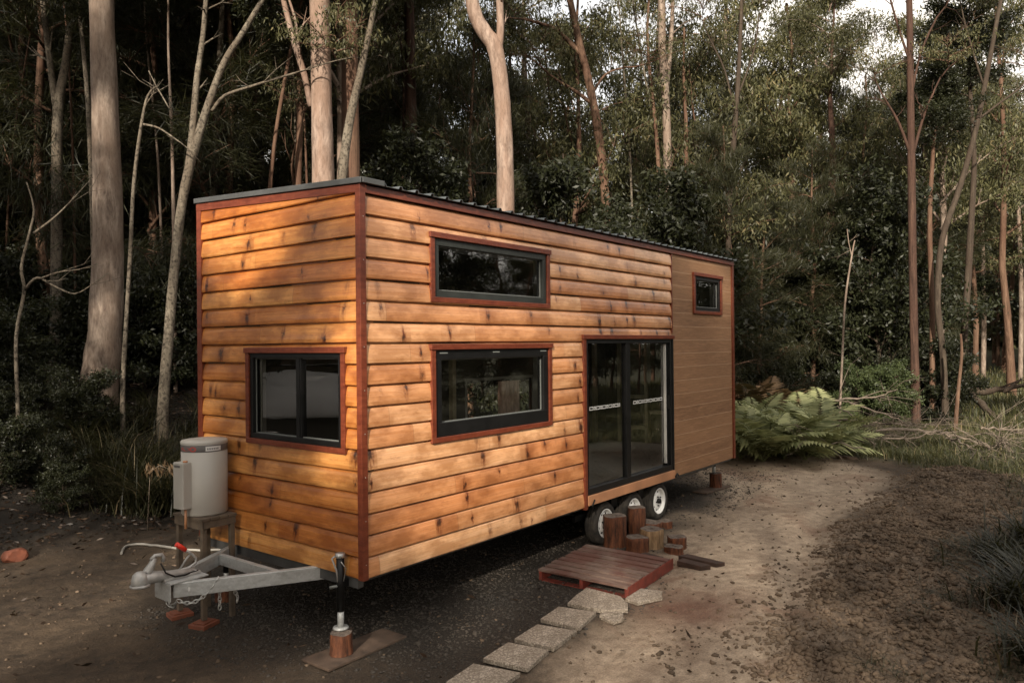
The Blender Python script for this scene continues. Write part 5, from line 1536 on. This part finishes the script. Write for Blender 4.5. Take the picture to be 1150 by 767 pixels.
branch([(925, 472, 0), (950, 482, -.2), (975, 486, -.3), (990, 487, -.3)], 16.5, .035, 'half-buried branch between the ferns and the brush heap', 8)
branch([(930, 468, 0), (970, 474, 0), (1000, 476, 0), (1040, 480, 0)], 17.5, .04, 'dark branch lying along the back of the brush heap', 9, twn=14)
branch([(940, 455, 0), (960, 470, -.4), (978, 483, -1)], 17.2, .025, 'thin stick leaning down the left of the brush heap', 10)
# big fallen log at the far right and its broken limb
branch([(1078, 436, 0), (1105, 440, 0), (1128, 436, 0), (1175, 430, 0)], 25, .16, 'large fallen trunk lying in the far clearing at the right', 11, twn=3, name='fallen_log')
branch([(1092, 442, 0), (1108, 460, -1), (1122, 472, -2), (1134, 478, -2.6)], 24, .13, 'dark broken limb propped from the far fallen trunk to the grass', 12, twn=2, name='fallen_log')
branch([(1128, 440, 0), (1140, 432, 0), (1146, 425, 0)], 24.5, .09, 'upturned stub on the far fallen trunk', 13, twn=1, name='fallen_log')
rnd2 = random.Random(9)
for i in range(9):
    px = rnd2.uniform(930, 1140); d = rnd2.uniform(14.6, 17.5); y = 478 + (17.5 - d) * 9; a = rnd2.uniform(-40, 40)
    branch([(px, y, 0), (px + a, y - 5, rnd2.uniform(-.5, .5)), (px + 2 * a, y + rnd2.uniform(-8, 4), rnd2.uniform(-.8, .8))], d, .018, 'thin dead stick tangled in the brush heap', 20 + i, 'thin dead sticks in the brush heap', 8)

for kd, px, d, sc__ in (('gumb', 900, 29, 1.25), ('gum', 936, 33, 1.3), ('cas', 965, 31, 1.35), ('gumb', 880, 36, 1.5)):
    put(kd, px, d, sc__)

# ------------------------------------------------------------------ light, sky, camera
SUN_EL, SUN_AZ = 24.0, 205.0      # azimuth of the sun measured counter-clockwise from +x
sd = Vector((math.cos(R(SUN_AZ)) * math.cos(R(SUN_EL)), math.sin(R(SUN_AZ)) * math.cos(R(SUN_EL)), math.sin(R(SUN_EL))))
L = bpy.data.lights.new('sun', 'SUN'); L.energy = 4.6; L.angle = R(.9); L.color = (1.0, .90, .76)
lo = bpy.data.objects.new('sun', L); COL.objects.link(lo); lo.rotation_euler = sd.to_track_quat('Z', 'Y').to_euler()
w = bpy.data.worlds.new('World'); sc.world = w; w.use_nodes = True
nt = w.node_tree; bg = nt.nodes['Background']
sky = nt.nodes.new('ShaderNodeTexSky'); sky.sky_type = 'NISHITA'; sky.sun_disc = False
sky.sun_elevation = R(SUN_EL); sky.sun_rotation = R(90 - SUN_AZ); sky.air_density = 1.2; sky.dust_density = 2.5
tcs = nt.nodes.new('ShaderNodeTexCoord'); nz = nt.nodes.new('ShaderNodeTexNoise'); nz.inputs['Scale'].default_value = 2.2; nz.inputs['Detail'].default_value = 5
nt.links.new(tcs.outputs['Generated'], nz.inputs['Vector'])
mr = nt.nodes.new('ShaderNodeMapRange'); nt.links.new(nz.outputs[0], mr.inputs[0])
for i, v in enumerate((.3, .62, .45, .95)): mr.inputs[i + 1].default_value = v
mx = nt.nodes.new('ShaderNodeMix'); mx.data_type = 'RGBA'
nt.links.new(mr.outputs[0], mx.inputs[0]); nt.links.new(sky.outputs[0], mx.inputs[6]); mx.inputs[7].default_value = (8.6, 7.95, 7.2, 1)
nt.links.new(mx.outputs[2], bg.inputs[0]); bg.inputs[1].default_value = .112

cd = bpy.data.cameras.new('camera'); cam = bpy.data.objects.new('camera', cd); COL.objects.link(cam)
cam.matrix_world = Matrix(((RT[0], UP[0], -FW[0], CAM[0]), (RT[1], UP[1], -FW[1], CAM[1]), (RT[2], UP[2], -FW[2], CAM[2]), (0, 0, 0, 1)))
cd.sensor_width = 36; cd.lens = FPX / 1150 * 36; cd.clip_end = 500
sc.camera = cam
sc.view_settings.view_transform = 'Standard'; sc.view_settings.look = 'None'
sc.view_settings.exposure = 0.75; sc.view_settings.gamma = 1.0
sc.cycles.max_bounces = 6; sc.cycles.diffuse_bounces = 3; sc.cycles.glossy_bounces = 2; sc.cycles.transmission_bounces = 4; sc.cycles.transparent_max_bounces = 12
sc.cycles.caustics_reflective = False; sc.cycles.caustics_refractive = False
